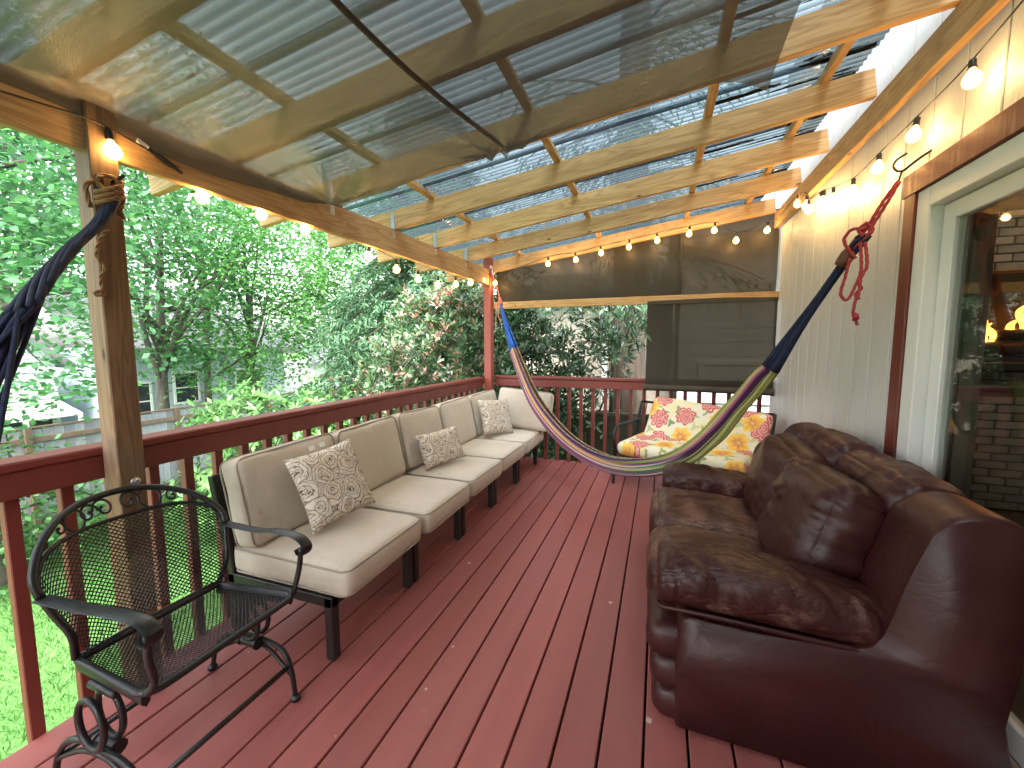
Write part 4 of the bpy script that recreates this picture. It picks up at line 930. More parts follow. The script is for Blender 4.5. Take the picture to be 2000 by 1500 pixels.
hb = put('woven_bed', me, WEAVE, ham, 'all'); sm = hb.modifiers.new('thickness', 'SOLIDIFY'); sm.thickness = .006
def edge(j, name, mat):
    mb = MB(); pts = [V[i * (NS + 1) + j] for i in range(len(P))]
    rope(mb, pts[::4] + [pts[-1]], .0075, 2, 5, 5); mb.build(name, mat, ham, smooth='all')
EDG = mottled('braided_selvedge', (.10, .03, .12), (.45, .36, .10), 55, (1, 1, 1), .9)
edge(0, 'braided_edge', EDG); edge(NS, 'braided_edge', EDG)
def fan(name, mat, i_end, target, r, mid=None, n=NS + 1):
    mb = MB()
    for j in range(n):
        a = Vector(V[i_end * (NS + 1) + j]); b = Vector(target) + Vector((random.uniform(-1, 1), random.uniform(-1, 1), random.uniform(-1, 1))) * .012
        m1 = a.lerp(b, .5) + Vector((0, 0, -.012 + random.uniform(-.008, .006)));
        if mid is not None: m1 = Vector(mid) + (a - Vector(P[i_end])) * .42
        mb.tube(smoothpath([tuple(a), tuple(m1), tuple(b)], 5), r, 5)
    return mb.build(name, mat, ham, smooth='all')
fan('end_cords', BLUE, 0, (-1.735, 4.478, 1.865), .0065)
fan('end_cords', NAVY, len(P) - 1, (.878, 2.540, 1.835), .0085, (.735, 2.645, 1.535))
# far rope, hook
mb = MB(); rope(mb, [(-1.735, 4.478, 1.875), (-1.76, 4.495, 1.95), (-1.80, 4.525, 2.06), (-1.872, 4.575, 2.21)], .008); rope(mb, [(-1.742, 4.483, 1.90), (-1.785, 4.50, 1.86), (-1.775, 4.495, 1.74), (-1.74, 4.48, 1.66)], .006); mb.build('far_rope', PINKROPE, ham, smooth='all')
mb = MB(); mb.tube([(-1.752, 4.49, 1.925), (-1.735, 4.478, 1.865), (-1.722, 4.468, 1.835)], [.016, .024, .02], 10); mb.build('cord_wrap', PINKROPE, ham, smooth='all')
TWINE = mottled('pale_twine', (.55, .42, .38), (.65, .5, .45), 40, (1, 1, 1), .9)
mb = MB(); mb.tube(smoothpath([(-1.80, 4.51, 1.84), (-1.81, 4.52, 1.72), (-1.82, 4.53, 1.56), (-1.845, 4.54, 1.535)], 5), .004, 6); mb.build('loose_twine', TWINE, ham)
# near rope: loop, knot, tails
mb = MB(); k1 = (.915, 2.508, 1.925)
rope(mb, [(.878, 2.540, 1.84), (.89, 2.53, 1.90), k1, (.965, 2.475, 2.045), (1.005, 2.445, 2.125)], .0075); rope(mb, [(.885, 2.53, 1.85), (.925, 2.495, 1.905), (.935, 2.49, 1.94), (.975, 2.462, 2.035), (1.008, 2.440, 2.122)], .0075)
rope(mb, [k1, (.875, 2.525, 1.945), (.845, 2.535, 1.90), (.862, 2.52, 1.845), (.885, 2.5, 1.80)], .0072)
rope(mb, [(.895, 2.5, 1.93), (.925, 2.5, 1.955), (.94, 2.49, 1.92), (.91, 2.5, 1.905), (.893, 2.505, 1.935), (.92, 2.495, 1.965)], .009)
for q in ([(.90, 2.50, 1.87), (.905, 2.485, 1.74), (.885, 2.485, 1.66), (.86, 2.49, 1.60), (.835, 2.50, 1.63), (.85, 2.50, 1.72), (.862, 2.50, 1.80)], [(.915, 2.49, 1.87), (.925, 2.48, 1.76), (.905, 2.48, 1.70), (.90, 2.48, 1.62), (.89, 2.48, 1.60), (.885, 2.48, 1.53), (.90, 2.48, 1.49), (.905, 2.48, 1.475)], [(.895, 2.485, 1.68), (.91, 2.48, 1.65), (.89, 2.49, 1.625), (.905, 2.48, 1.60)]): rope(mb, q, .0068)
rope(mb, [(.882, 2.485, 1.535), (.897, 2.475, 1.525), (.905, 2.48, 1.505), (.888, 2.48, 1.50), (.895, 2.47, 1.52)], .0075); mb.build('near_rope', REDROPE, ham, smooth='all')
mb = MB(); rope(mb, [(.855, 2.555, 1.80), (.885, 2.535, 1.872), (.918, 2.505, 1.912)], .017, 3, 30); rope(mb, [(.86, 2.545, 1.79), (.905, 2.52, 1.862), (.935, 2.50, 1.905)], .014, 3, 30); mb.build('cord_loop', NAVY, ham, smooth='all')
mb = MB(); mb.tube([(.848, 2.565, 1.775), (.858, 2.556, 1.800), (.868, 2.548, 1.825), (.878, 2.54, 1.845)], [.030, .032, .032, .028], 12); mb.build('cord_wrap', LEATHW, ham, smooth='all')
hk = thing('screw_hook', 'black metal screw hook in the house wall holding the hammock rope', 'hook', (1.06, 2.42, 2.19))
mb = MB(); mb.tube(smoothpath([(1.066, 2.335, 2.205), (1.05, 2.37, 2.195), (1.03, 2.41, 2.178), (1.015, 2.43, 2.165), (1.0, 2.452, 2.172), (.992, 2.47, 2.20), (1.0, 2.462, 2.225), (1.022, 2.43, 2.238)], 6), .0055, 8); mb.build('hook_rod', IRON, hk, smooth='all')
mb = MB(); mb.tube([(1.012, 2.437, 2.165), (1.004, 2.445, 2.118)], .004, 6); mb.build('link', IRON, hk)
hk = thing('screw_eye_hook', 'white open hook in the red corner post holding the hammock', 'hook', (-1.896, 4.575, 2.24))
mb = MB(); mb.tube(smoothpath([(-1.90, 4.56, 2.275), (-1.885, 4.555, 2.30), (-1.872, 4.56, 2.285), (-1.872, 4.57, 2.25), (-1.87, 4.572, 2.22), (-1.855, 4.57, 2.205), (-1.85, 4.57, 2.225)], 6), .006, 8); mb.build('hook_rod', WHITE, hk, smooth='all')
# second, dark hammock tied to the near post
h2 = thing('navy_hammock', 'dark navy hammock rope tied to the wooden post at left', 'hammock', (-1.6, .6, 1.2))
P2 = smoothpath([(-1.855, .965, 1.905), (-1.83, .90, 1.80), (-1.79, .81, 1.70), (-1.73, .72, 1.595), (-1.66, .635, 1.49)], 8)
mb = MB()
for s_ in range(8):
    a0 = s_ * math.pi / 4; pts = []
    for i, p in enumerate(P2):
        t_ = i / (len(P2) - 1); rr_ = .0155 + .02 * t_ ** 2; a = a0 + 5.5 * t_; pts.append((p[0] + rr_ * math.cos(a), p[1] + rr_ * math.sin(a) * .8, p[2] + rr_ * math.sin(a) * .6))
    mb.tube(pts, [.0118 - .002 * i / len(P2) for i in range(len(P2))], 7)
mb.build('twisted_cords', NAVY, h2, smooth='all')
mb = MB()
for s_ in range(22):
    a = 2 * math.pi * random.random(); rr_ = random.uniform(.01, .045); b = Vector(P2[-1]) + Vector((math.cos(a) * rr_, math.sin(a) * rr_ * .8, math.sin(a) * rr_ * .6))
    e = Vector((-1.50 + random.uniform(-.14, .14), .30 + random.uniform(-.10, .10), .92 + random.uniform(-.16, .16)))
    mb.tube(smoothpath([tuple(b), tuple(b.lerp(e, .35) + Vector((0, 0, -.01 + random.uniform(-.02, .01)))), tuple(b.lerp(e, .7) + Vector((0, 0, -.02))), tuple(e)], 4), .0065, 5)
mb.build('fanned_cords', NAVY, h2, smooth='all')
mb = MB(); mb.grid(lambda a, b: (-1.50 + .28 * (a - .5) * 1.0 + .0, .30 - 2.2 * b, .92 - .55 * math.sin(math.pi * (b * .8)) + .9 * max(0, b - .6) + .16 * (2 * a - 1) ** 2), 10, 24); mb.build('woven_bed', NAVY, h2, smooth='all')
TAN = mottled('tan_sisal_rope', (.20, .105, .05), (.34, .19, .09), 60, (1, 1, 1), .9, bump=.6, bscale=250)
mb = MB(); rope(mb, [(-1.862, .975, 1.915), (-1.885, .99, 1.95), (-1.88, 1.003, 1.985), (-1.86, .99, 1.955), (-1.855, .96, 1.92)], .0085)
rope(mb, [(-1.862, .95, 1.925), (-1.88, .928, 1.955), (-1.878, .90, 1.93), (-1.875, .905, 1.86)], .0075); rope(mb, [(-1.87, .93, 1.965), (-1.88, .955, 1.985), (-1.87, .985, 1.98), (-1.87, 1.0, 1.92), (-1.875, .985, 1.86)], .0075)
for q in range(3): rope(mb, [(-1.86 + .035 * math.cos(a), .955 + .035 * math.sin(a), 1.90 + .018 * q + .02 * math.sin(a)) for a in np.linspace(0, 2 * math.pi, 9)], .0075)
rope(mb, [(-1.875, .985, 1.86), (-1.868, .975, 1.85), (-1.86, .99, 1.845), (-1.87, .985, 1.865)], .0085); mb.build('lashing_rope', TAN, h2, smooth='all')
mb = MB(); rope(mb, [(-1.888, .955, 1.80), (-1.885, .93, 1.76), (-1.886, .915, 1.70), (-1.886, .935, 1.66), (-1.886, .92, 1.62), (-1.887, .925, 1.57)], .006, 2, 9); rope(mb, [(-1.886, .93, 1.57), (-1.88, .915, 1.56), (-1.886, .90, 1.565), (-1.882, .92, 1.58)], .007, 2, 9); mb.build('rope_tail', TAN, h2, smooth='all')
mb = MB(); mb.box(-1.897, -1.882, .935, .955, 1.93, 1.985, .003); mb.tube([(-1.895, .985, 1.975), (-1.86, .99, 1.985), (-1.85, 1.0, 2.0)], .006, 7); mb.build('cleat', IRON, h2)

# ------------------------------------------------------------ string lights
def bulb_proto():
    m = MB(); m.lathe([(.010, .0), (.012, -.010), (.020, -.018), (.0275, -.031), (.030, -.044), (.0275, -.057), (.019, -.069), (.008, -.0745), (.001, -.0755)], 16); b = m
    s_ = MB(); s_.lathe([(.006, .040), (.011, .036), (.0125, .030), (.0125, .008), (.0145, .006), (.0145, .0), (.011, -.002)], 12); return b, s_
BULB_W = .24
BP, SP = bulb_proto(); bulb_me = sock_me = None
def string_light(label, cordpts, bulbs, tilt=0):
    global bulb_me, sock_me
    t = thing('string_light', label, 'string lights', tuple(bulbs[0]), 'warm globe string lights')
    m = MB(); m.tube(smoothpath(cordpts, 7), .0032, 6); m.build('cord', SOCKET, t, smooth='all')
    for b in bulbs:
        at = (b[0], b[1], b[2] + .044)
        if bulb_me is None:
            o = BP.build('bulb', BULB, t, smooth='all'); bulb_me = o; o.location = at; q = SP.build('socket', SOCKET, None, smooth=40); sock_me = q; q.parent = o
        else:
            o = dup(bulb_me, 'bulb', t, at); q = bpy.data.objects.new('socket', sock_me.data); COL.objects.link(q); q.parent = o
        o.rotation_euler = (random.uniform(-.12, .12), random.uniform(-.12, .12), 0); o.scale = (.88,) * 3
        ld = bpy.data.lights.new('bulb_glow', 'POINT'); ld.energy = BULB_W; ld.color = (1, .58, .22); ld.shadow_soft_size = .022; lo = bpy.data.objects.new('bulb_glow', ld); COL.objects.link(lo); lo.parent = o; lo.location = (0, 0, -.044)
lb = [(-1.885, .985, 2.075), (-1.93, 1.328, 2.03), (-1.93, 1.619, 2.04), (-1.93, 1.899, 2.035), (-1.97, 2.50, 2.005), (-1.97, 2.82, 1.97), (-1.97, 3.13, 1.94), (-1.96, 3.45, 1.935), (-1.95, 3.79, 1.985), (-1.94, 4.11, 2.045), (-1.93, 4.43, 2.115)]
cp = [(-1.90, .2, 2.075), (-1.893, .80, 2.155)] + [(b[0] + (.002 if i else .0), b[1], b[2] + .083) for i, b in enumerate(lb)] + [(-1.885, 4.56, 2.2)]
string_light('globe bulb string hanging under the garden-side beam', cp, lb)
bb = [(-1.836, 4.5, 2.107), (-1.197, 4.5, 2.284), (-.891, 4.5, 2.306), (-.621, 4.5, 2.355), (-.331, 4.5, 2.395), (-.059, 4.5, 2.438), (.242, 4.5, 2.476), (.468, 4.5, 2.489), (.661, 4.5, 2.377), (.918, 4.5, 2.447)]
bb = [(x, 4.56, 1.381 + (z - 1.381) * 4.56 / 4.5 - .02) for x, y, z in bb]
cp = [(-1.89, 4.56, 2.19)] + [(b[0], b[1], b[2] + .083) for b in bb] + [(.98, 4.5, 2.53)]
string_light('globe bulb string along the far rafter in front of the shade cloth', cp, bb)
wbp = [(1.0, 3.973, 2.49), (.99, 3.712, 2.40), (.975, 3.60, 2.335), (1.01, 3.47, 2.345), (.985, 3.34, 2.31), (1.0, 3.22, 2.285), (1.0, 2.93, 2.235), (1.0, 2.641, 2.25), (1.0, 2.326, 2.265), (1.0, 1.99, 2.295), (1.01, 1.55, 2.40)]
cp = [(.985, 4.45, 2.54)] + [(b[0] + .004, b[1], b[2] + .083) for b in wbp] + [(1.02, 1.2, 2.56)]
string_light('globe bulb string sagging along the house wall above the door', cp, wbp)
pl = thing('cord_plug', 'black plug joint of the light string taped to the beam', 'plug', (-1.905, 1.18, 2.13))
mb = MB(); a, b = Vector((-1.905, 1.10, 2.155)), Vector((-1.905, 1.235, 2.10)); mb.tube([a, a.lerp(b, .3), a.lerp(b, .31), a.lerp(b, .7), a.lerp(b, .71), b], [.006, .008, .011, .011, .008, .005], 8); mb.build('plug_body', SOCKET, pl)
mb = MB(); mb.tube([a.lerp(b, -.15), a.lerp(b, .1)], .0105, 6); mb.build('tape', WHITE, pl)
# ------------------------------------------------------------ garden
def limb(mb, a, b, r0, r1, sag=.0, n=7, wob=.06):
    a, b = Vector(a), Vector(b); L = (b - a).length
    pts = [a.lerp(b, t_) + Vector((random.uniform(-1, 1), random.uniform(-1, 1), random.uniform(-.6, 1))) * wob * L * math.sin(math.pi * t_) * .5 + Vector((0, 0, sag * math.sin(math.pi * t_))) for t_ in (0, .25, .5, .75, 1)]
    P = smoothpath(pts, 3); mb.tube(P, [r0 + (r1 - r0) * i / (len(P) - 1) for i in range(len(P))], n)
def clumps(lobes, n, shell=.55):
    out = []; vol = np.array([l[3] * l[4] * l[5] for l in lobes]); pk = RNG.choice(len(lobes), n, p=vol / vol.sum())
    for q in pk:
        l = lobes[q]; d = rdir(1)[0]; rad = shell + (1 - shell) * RNG.random() ** .6
        out.append([l[0] + d[0] * l[3] * rad, l[1] + d[1] * l[4] * rad, l[2] + d[2] * l[5] * rad])
    return np.array(out)
def tree(name, label, base, lobes, trunk_top, tr, ncl, per, csz, leaf, lmat, bark=None, branches=16, group=None, cat='tree', fork=None):
    bark = bark or BARK; t = thing(name, label, cat, base, group)
    cl = clumps(lobes, ncl); mb = MB(); b = Vector(base); tt = Vector(trunk_top)
    mid = b.lerp(tt, .5) + Vector((random.uniform(-.15, .15), random.uniform(-.15, .15), 0)); P = smoothpath([tuple(b - Vector((0, 0, .1))), tuple(b.lerp(mid, .25)), tuple(mid), tuple(tt)], 6)
    mb.tube(P, [tr * (1.25 if i == 0 else 1) * (1 - .72 * i / (len(P) - 1)) for i in range(len(P))], 10)
    mb.build('trunk', bark, t, smooth='all', at=base)
    mb = MB()
    for i in range(branches):
        c = cl[i % len(cl)]; f = random.uniform(.35, .95); s_ = b.lerp(mid, f * 2) if f < .5 else mid.lerp(tt, f * 2 - 1); limb(mb, s_, c, tr * (.55 - .4 * f), .012, .1)
        for _ in range(2):
            d = cl[RNG.integers(len(cl))]
            if (Vector(d) - Vector(c)).length < 2.2: limb(mb, s_.lerp(Vector(c), .6), d, .022, .006, .05, 5)
    if branches: mb.build('branches', bark, t, smooth='all', at=base)
    C = np.repeat(cl, per, 0) + RNG.normal(size=(len(cl) * per, 3)) * csz * np.array([1, 1, .75]); n = len(C)
    D = rdir(n); D[:, 2] = D[:, 2] * .5 - .25; N = rdir(n) * .7; N[:, 2] += .9
    o = leaf_mesh('crown', C, D, N, RNG.uniform(.75, 1.25, n) * leaf, RNG.uniform(.5, .75, n) * leaf, lmat, t, .12, base); return t
B = GZ
tree('maple_tree', 'bright broadleaf maple at the far left behind the navy hammock rope', (-9.0, 2.9, B), [(-8.0, 2.6, 2.2, 2.2, 2.0, 1.7), (-8.6, 3.4, 4.6, 2.6, 2.4, 2.0), (-8.0, 2.2, .9, 1.2, 1.0, .5)], (-8.8, 3.0, 4.6), .20, 230, 60, .32, .115, L_MAPLE, branches=14, group='garden trees')
tree('maple_tree', 'dark trunked maple seen right of the wooden post', (-12.6, 7.2, B), [(-12.6, 7.4, 3.0, 2.2, 2.2, 2.2), (-12.0, 7.9, 5.2, 2.2, 2.2, 2.0), (-12.4, 6.3, 3.6, 1.5, 1.2, 1.4)], (-12.4, 7.4, 4.6), .21, 200, 34, .36, .14, L_MAPLE, branches=18, group='garden trees')
tree('maple_tree', 'full bright green maple left of the drooping conifer', (-12.2, 9.3, B), [(-11.6, 9.2, 2.6, 2.2, 2.4, 2.5), (-11.4, 10.4, 4.4, 2.3, 2.3, 2.0), (-11.2, 8.6, .9, 1.7, 1.5, 1.0), (-11.9, 8.3, 4.2, 1.6, 1.5, 1.4)], (-12.0, 9.4, 4.4), .16, 330, 38, .33, .14, L_YEL, branches=14, group='garden trees')
tree('maple_tree', 'yellow green young tree low beside the conifer', (-10.9, 11.9, B), [(-10.8, 11.8, 2.2, 1.9, 1.9, 1.4), (-10.4, 12.2, 3.6, 1.6, 1.6, 1.2)], (-10.8, 11.9, 3.4), .10, 130, 34, .3, .14, L_YEL, branches=12, group='garden trees')
tree('maple_tree', 'tall sparse tree rising above the pale house left of the post', (-16.5, 6.0, B), [(-16, 5.6, 6.6, 3.2, 3.2, 2.8), (-16.4, 6.6, 9.2, 2.6, 2.6, 2.6)], (-16.4, 6.0, 9.0), .22, 130, 26, .5, .2, L_BLUE, branches=22, group='garden trees')
tree('maple_tree', 'tall sparse tree with slender grey stems right of the post', (-15.0, 10.0, B), [(-14.6, 9.8, 5.8, 2.6, 2.4, 2.4), (-14.8, 10.2, 8.6, 2.4, 2.4, 2.6)], (-14.9, 10.0, 9.0), .15, 100, 24, .45, .18, L_BLUE, branches=24, group='garden trees')
tree('maple_tree', 'hazy blue green tree standing furthest back above the white house', (-16.5, 17.0, B), [(-16, 17, 5.0, 3.8, 3.6, 3.4), (-16.5, 17.5, 8.5, 3.0, 3.0, 3.0)], (-16.4, 17, 8.0), .25, 190, 30, .5, .2, L_MAPLE, branches=14, group='garden trees')
tree('maple_tree', 'pale leafy tree high at the top left corner under the roof edge', (-11.5, 1.2, B), [(-10.6, 1.9, 5.4, 2.6, 2.2, 2.4), (-10.8, 3.8, 6.4, 2.2, 2.0, 1.8)], (-11.2, 1.6, 5.6), .2, 150, 50, .42, .13, L_BLUE, branches=16, group='garden trees')
tree('maple_tree', 'leafy tree closing the view beyond the back of the conifer', (-9.0, 15.0, B), [(-8.6, 15, 4.0, 3.2, 2.8, 3.4), (-9, 15, 7.6, 2.6, 2.6, 2.6)], (-8.9, 15, 7.2), .22, 170, 30, .48, .19, L_MAPLE, branches=12, group='garden trees')
# drooping conifer
def conifer(label, base, h, tr, tiers, zlo, lmax, seed, face=None, name='conifer_tree'):
    t = thing(name, label, 'conifer', base, 'garden conifers'); b = Vector(base); mb = MB(); mb.tube([b - Vector((0, 0, .1)), b + Vector((0, 0, h * .5)), b + Vector((0, 0, h))], [tr * 1.15, tr * .75, .03], 12); mb.build('trunk', BARKD, t, smooth='all', at=base)
    br = MB(); Cs = []; Ds = []; Ls = []
    for i in range(tiers):
        z = zlo + (h - .6 - zlo) * (i / tiers) ** .9; L = lmax * (1 - .85 * (z - zlo) / (h - zlo)) * random.uniform(.8, 1.1)
        for q in range(6):
            a = 2 * math.pi * (q / 6) + i * 1.1 + random.uniform(-.25, .25)
            if face is not None and math.cos(a - face) < -.35: continue
            d = Vector((math.cos(a), math.sin(a), 0)); s_ = b + Vector((0, 0, z)); drop = L * random.uniform(.22, .42)
            pts = [tuple(s_), tuple(s_ + d * L * .35 + Vector((0, 0, .10 * L))), tuple(s_ + d * L * .7 + Vector((0, 0, -drop * .35))), tuple(s_ + d * L + Vector((0, 0, -drop)))]
            P = smoothpath(pts, 5); br.tube(P, [.035 * (1 - .85 * k_ / (len(P) - 1)) for k_ in range(len(P))], 5)
            side = Vector((-d.y, d.x, 0))
            for k_ in range(3, len(P)):
                f = k_ / (len(P) - 1); 
                for sg in (-1, 1):
                    tl = L * .34 * (1.15 - f * .75) * random.uniform(.7, 1.2); o0 = Vector(P[k_]); dd = (side * sg * .8 + d * .55 + Vector((0, 0, -.35 + random.uniform(-.25, .15)))).normalized()
                    nseg = max(4, int(tl / .055))
                    for m_ in range(nseg):
                        u = (m_ + random.random()) / nseg; p = o0 + dd * tl * u + Vector((0, 0, -.22 * tl * u * u))
                        for _ in range(4): Cs.append(p + Vector((random.gauss(0, .025), random.gauss(0, .025), random.gauss(0, .02)))); Ds.append(Vector((dd.x * .6 + random.gauss(0, .4), dd.y * .6 + random.gauss(0, .4), -.45 + random.gauss(0, .3)))); Ls.append(random.uniform(.10, .20))
    br.build('branches', BARKD, t, smooth='all', at=base); n = len(Cs); leaf_mesh('needles', np.array(Cs), np.array(Ds), rdir(n) + np.array([0, 0, .6]), np.array(Ls), .034, L_CON, t, .1, base); return t
conifer('dark drooping conifer behind the red-leaved shrub', (-5.0, 8.4, B), 9.5, .30, 15, 2.2, 3.2, 1)
conifer('smaller feathery conifer low behind the railing beside the shrub', (-5.9, 7.2, B), 3.1, .10, 11, .5, 1.5, 2)
# trunk of the big fir at the back
big = thing('fir_tree', 'thick furrowed fir trunk standing behind the far railing', 'tree', (-.48, 6.9, B))
mb = MB(); zz = np.linspace(-2.1, 6.5, 26); loops = []
for z in zz:
    L = []
    for j in range(40):
        a = 2 * math.pi * j / 40; r_ = .275 - .012 * z + .05 * math.exp(-(z + 2.1) * 2); r_ += .018 * math.sin(j * 2.6 + math.sin(z * 2.3) * 1.2) + .012 * nz((math.cos(a), math.sin(a), z * .35), 4); L.append((-.48 + r_ * math.cos(a), 6.9 + r_ * math.sin(a), z))
    loops.append(L)
mb.loft(loops); mb.build('trunk', BARKD, big, smooth='all', at=(-.48, 6.9, 2))
Cs = []; Ds = []; br = MB()
for i in range(26):
    a = random.uniform(0, 6.28); z = random.uniform(2.2, 6.3); d = Vector((math.cos(a), math.sin(a), -.25)); L = random.uniform(1.2, 2.4); s_ = Vector((-.48, 6.9, z)); e = s_ + d * L; limb(br, s_, e, .03, .008, .1, 5)
    for k_ in range(150):
        f = random.random(); p = s_.lerp(e, f) + Vector((random.gauss(0, .18), random.gauss(0, .18), -abs(random.gauss(0, .2)))); Cs.append(p); Ds.append((d.x * .5 + random.gauss(0, .4), d.y * .5 + random.gauss(0, .4), -.6))
br.build('branches', BARKD, big, smooth='all', at=(-.48, 6.9, 2)); leaf_mesh('needles', np.array(Cs), np.array(Ds), rdir(len(Cs)), .2, .03, L_CON, big, .1, (-.48, 6.9, 2))

# near shrubs with separately built leaves
def leaf_proto(name, L, W, mat, curl=.15):
    mb = MB(); sec = [(0, .02), (.12, .42), (.32, .9), (.55, 1.0), (.78, .68), (.92, .28), (1, .02)]
    V = []; F = []
    for u, w_ in sec: V += [(-W * w_ / 2, u * L, W * .16 * w_ - curl * L * u * u), (0, u * L, -curl * L * u * u), (W * w_ / 2, u * L, W * .16 * w_ - curl * L * u * u)]
    for i in range(len(sec) - 1):
        for j in range(2): a = i * 3 + j; F.append((a, a + 1, a + 4, a + 3))
    me = bpy.data.meshes.new(name); me.from_pydata(V, [], F); me.materials.append(mat); me.polygons.foreach_set('use_smooth', [True] * len(F)); return me
def rosette_dirs(ax, n, open_):
    ax = ax.normalized(); u = ax.orthogonal().normalized(); w_ = ax.cross(u); out = []; ph = random.random() * 6
    for q in range(n):
        a = ph + 2 * math.pi * q / n + random.uniform(-.25, .25); o = open_ * random.uniform(.75, 1.2); out.append((ax * math.cos(o) + (u * math.cos(a) + w_ * math.sin(a)) * math.sin(o)).normalized())
    return out
def frame_mat(loc, d, upv, sc):
    y = d.normalized(); x = y.cross(upv); x = x.normalized() if x.length > 1e-4 else y.orthogonal().normalized(); z = x.cross(y); M = Matrix((x * sc, y * sc, z * sc)).transposed().to_4x4(); M.translation = loc; return M
def shrub(name, label, base, lobes, ncl, per, leafL, lmat, individ, protos, toward=(0, 0, 1.4), open_=1.1, stems=14, tipmat=None, tipfrac=0, cat='shrub', flower=None):
    t = thing(name, label, cat, base); cl = clumps(lobes, ncl, .62); b = Vector(base); mb = MB()
    for i in range(stems): c = Vector(cl[RNG.integers(len(cl))]); s_ = b + Vector((random.uniform(-.15, .15), random.uniform(-.15, .15), -.05)); limb(mb, s_, c, .035, .006, .05, 6, .12)
    for i in range(ncl // 2): c = Vector(cl[i]); d = Vector(cl[RNG.integers(len(cl))]); limb(mb, c, c.lerp(d, .35), .008, .004, 0, 4, .1)
    mb.build('stems', BARK, t, smooth='all', at=base)
    ctr = Vector(np.mean([l[:3] for l in lobes], 0)); C = []; D = []; N = []; tips = []; order = sorted(range(ncl), key=lambda i: (Vector(cl[i]) - Vector(toward)).length)
    nind = max(1, individ // 6); front = set(order[:nind * 2][::2]); tipsel = set(random.sample(order[:ncl * 2 // 3], int(ncl * tipfrac)))
    for i in range(ncl):
        c = Vector(cl[i]); ax = (c - ctr) * .5 + Vector((0, 0, .45)) + (Vector(toward) - c).normalized() * .35
        for q in range(per):
            cc = c + Vector((random.gauss(0, .16), random.gauss(0, .16), random.gauss(0, .13))); ind = i in front and q == 0; tip = i in tipsel and q < 2
            a2 = ax + Vector((random.gauss(0, .4), random.gauss(0, .4), random.gauss(0, .3)))
            for d in rosette_dirs(a2, 6, open_ if not tip else .75):
                p = cc + d * .012; nr = (a2.normalized() * .8 + Vector((0, 0, .5)))
                if ind:
                    o = bpy.data.objects.new('leaf', random.choice(protos[1] if tip else protos[0])); COL.objects.link(o); o.parent = t; o.matrix_parent_inverse = WORLD[t.name].inverted(); o.matrix_basis = frame_mat(p, d, nr, random.uniform(.8, 1.2))
                elif tip: tips.append((p, d, nr))
                else: C.append(p); D.append(d); N.append(nr)
    n = len(C); tag(leaf_mesh('foliage', np.array(C), np.array(D), np.array(N), RNG.uniform(.75, 1.2, n) * leafL, RNG.uniform(.34, .44, n) * leafL, lmat, t, .14, base), kind='stuff')
    if tips: a, d, nn = zip(*tips); n = len(a); tag(leaf_mesh('young_foliage', np.array(a), np.array(d), np.array(nn), RNG.uniform(.8, 1.25, n) * leafL, .32 * leafL, tipmat, t, .14, base), kind='stuff')
    if flower:
        for q in range(flower[0]):
            c = Vector(cl[order[q * 3 % (ncl // 2)]]) + Vector((0, 0, .14)); m = MB()
            for d in rosette_dirs(Vector((0, 0, 1)), 9, .9): m.tube([tuple(c), tuple(c + d * .035), tuple(c + d * .06)], [.006, .016, .004], 5)
            m.build('bloom', flower[1], t)
    return t
pp = [leaf_proto('photinia_leaf_%d' % i, .115, .042, L_PHO, c) for i, c in enumerate((.1, .25, .02))]; pt = [leaf_proto('photinia_tip_%d' % i, .11, .034, L_PNK, c) for i, c in enumerate((.1, -.1))]
shrub('photinia_shrub', 'dense glossy shrub with pink and red new leaves beside the red post', (-3.3, 6.2, B), [(-2.6, 5.75, 1.45, .75, .65, .85), (-3.3, 5.6, 1.35, .9, .7, .8), (-3.75, 5.3, .75, .6, .6, .75), (-2.8, 5.9, -.1, 1.0, .8, .9), (-2.45, 5.9, 2.15, .65, .5, .45), (-3.1, 5.7, 2.0, .5, .5, .35)], 250, 10, .11, L_PHO, 170, (pp, pt), (-1, 1, 2), 1.1, 16, L_PNK, .42)
lp = [leaf_proto('laurel_leaf_%d' % i, .125, .046, L_LAU, c) for i, c in enumerate((.1, .3, .0))]
shrub('laurel_shrub', 'dark glossy laurel pressing against the far railing below the shade', (-1.6, 6.1, B), [(-1.75, 5.9, .9, .6, .55, .85), (-1.25, 5.9, 1.6, .85, .6, .35), (-.7, 5.7, 1.25, .42, .45, .45), (-1.6, 5.8, .0, .8, .45, .8), (-2.0, 6.0, 1.5, .5, .5, .6), (-1.2, 5.85, .55, .4, .4, .45)], 210, 7, .115, L_LAU, 170, (lp, lp), (-.5, 1, 1.6), 1.15, 14)
rp_ = [leaf_proto('rhododendron_leaf_%d' % i, .17, .055, L_RHO, c) for i, c in enumerate((.12, .28))]
BLOOM = mottled('coral_bloom', (.55, .08, .07), (.70, .18, .15), 30, (1, 1, 1), .7)
shrub('rhododendron', 'leafy rhododendron with a few coral buds just over the railing', (-6.6, 5.5, B), [(-6.5, 5.4, -.15, 1.2, 1.1, .75), (-6.0, 6.2, -.05, .9, .8, .7), (-6.6, 5.2, -1.1, 1.1, 1.0, .8), (-5.8, 6.8, -.2, .8, .7, .7)], 130, 6, .165, L_RHO, 160, (rp_, rp_), (-1, 1, 2), 1.3, 12, flower=(7, BLOOM))
tree('garden_shrub', 'pale leafy shrub against the grey fence at far left', (-9.4, 3.0, B), [(-9.2, 2.9, -1.0, 1.0, 1.1, .9), (-9.3, 3.7, -1.3, .7, .7, .6), (-9.1, 1.8, -.8, 1.0, 1.0, 1.0)], (-9.3, 3.0, -.6), .05, 120, 30, .2, .11, L_SHR, branches=16, cat='shrub')
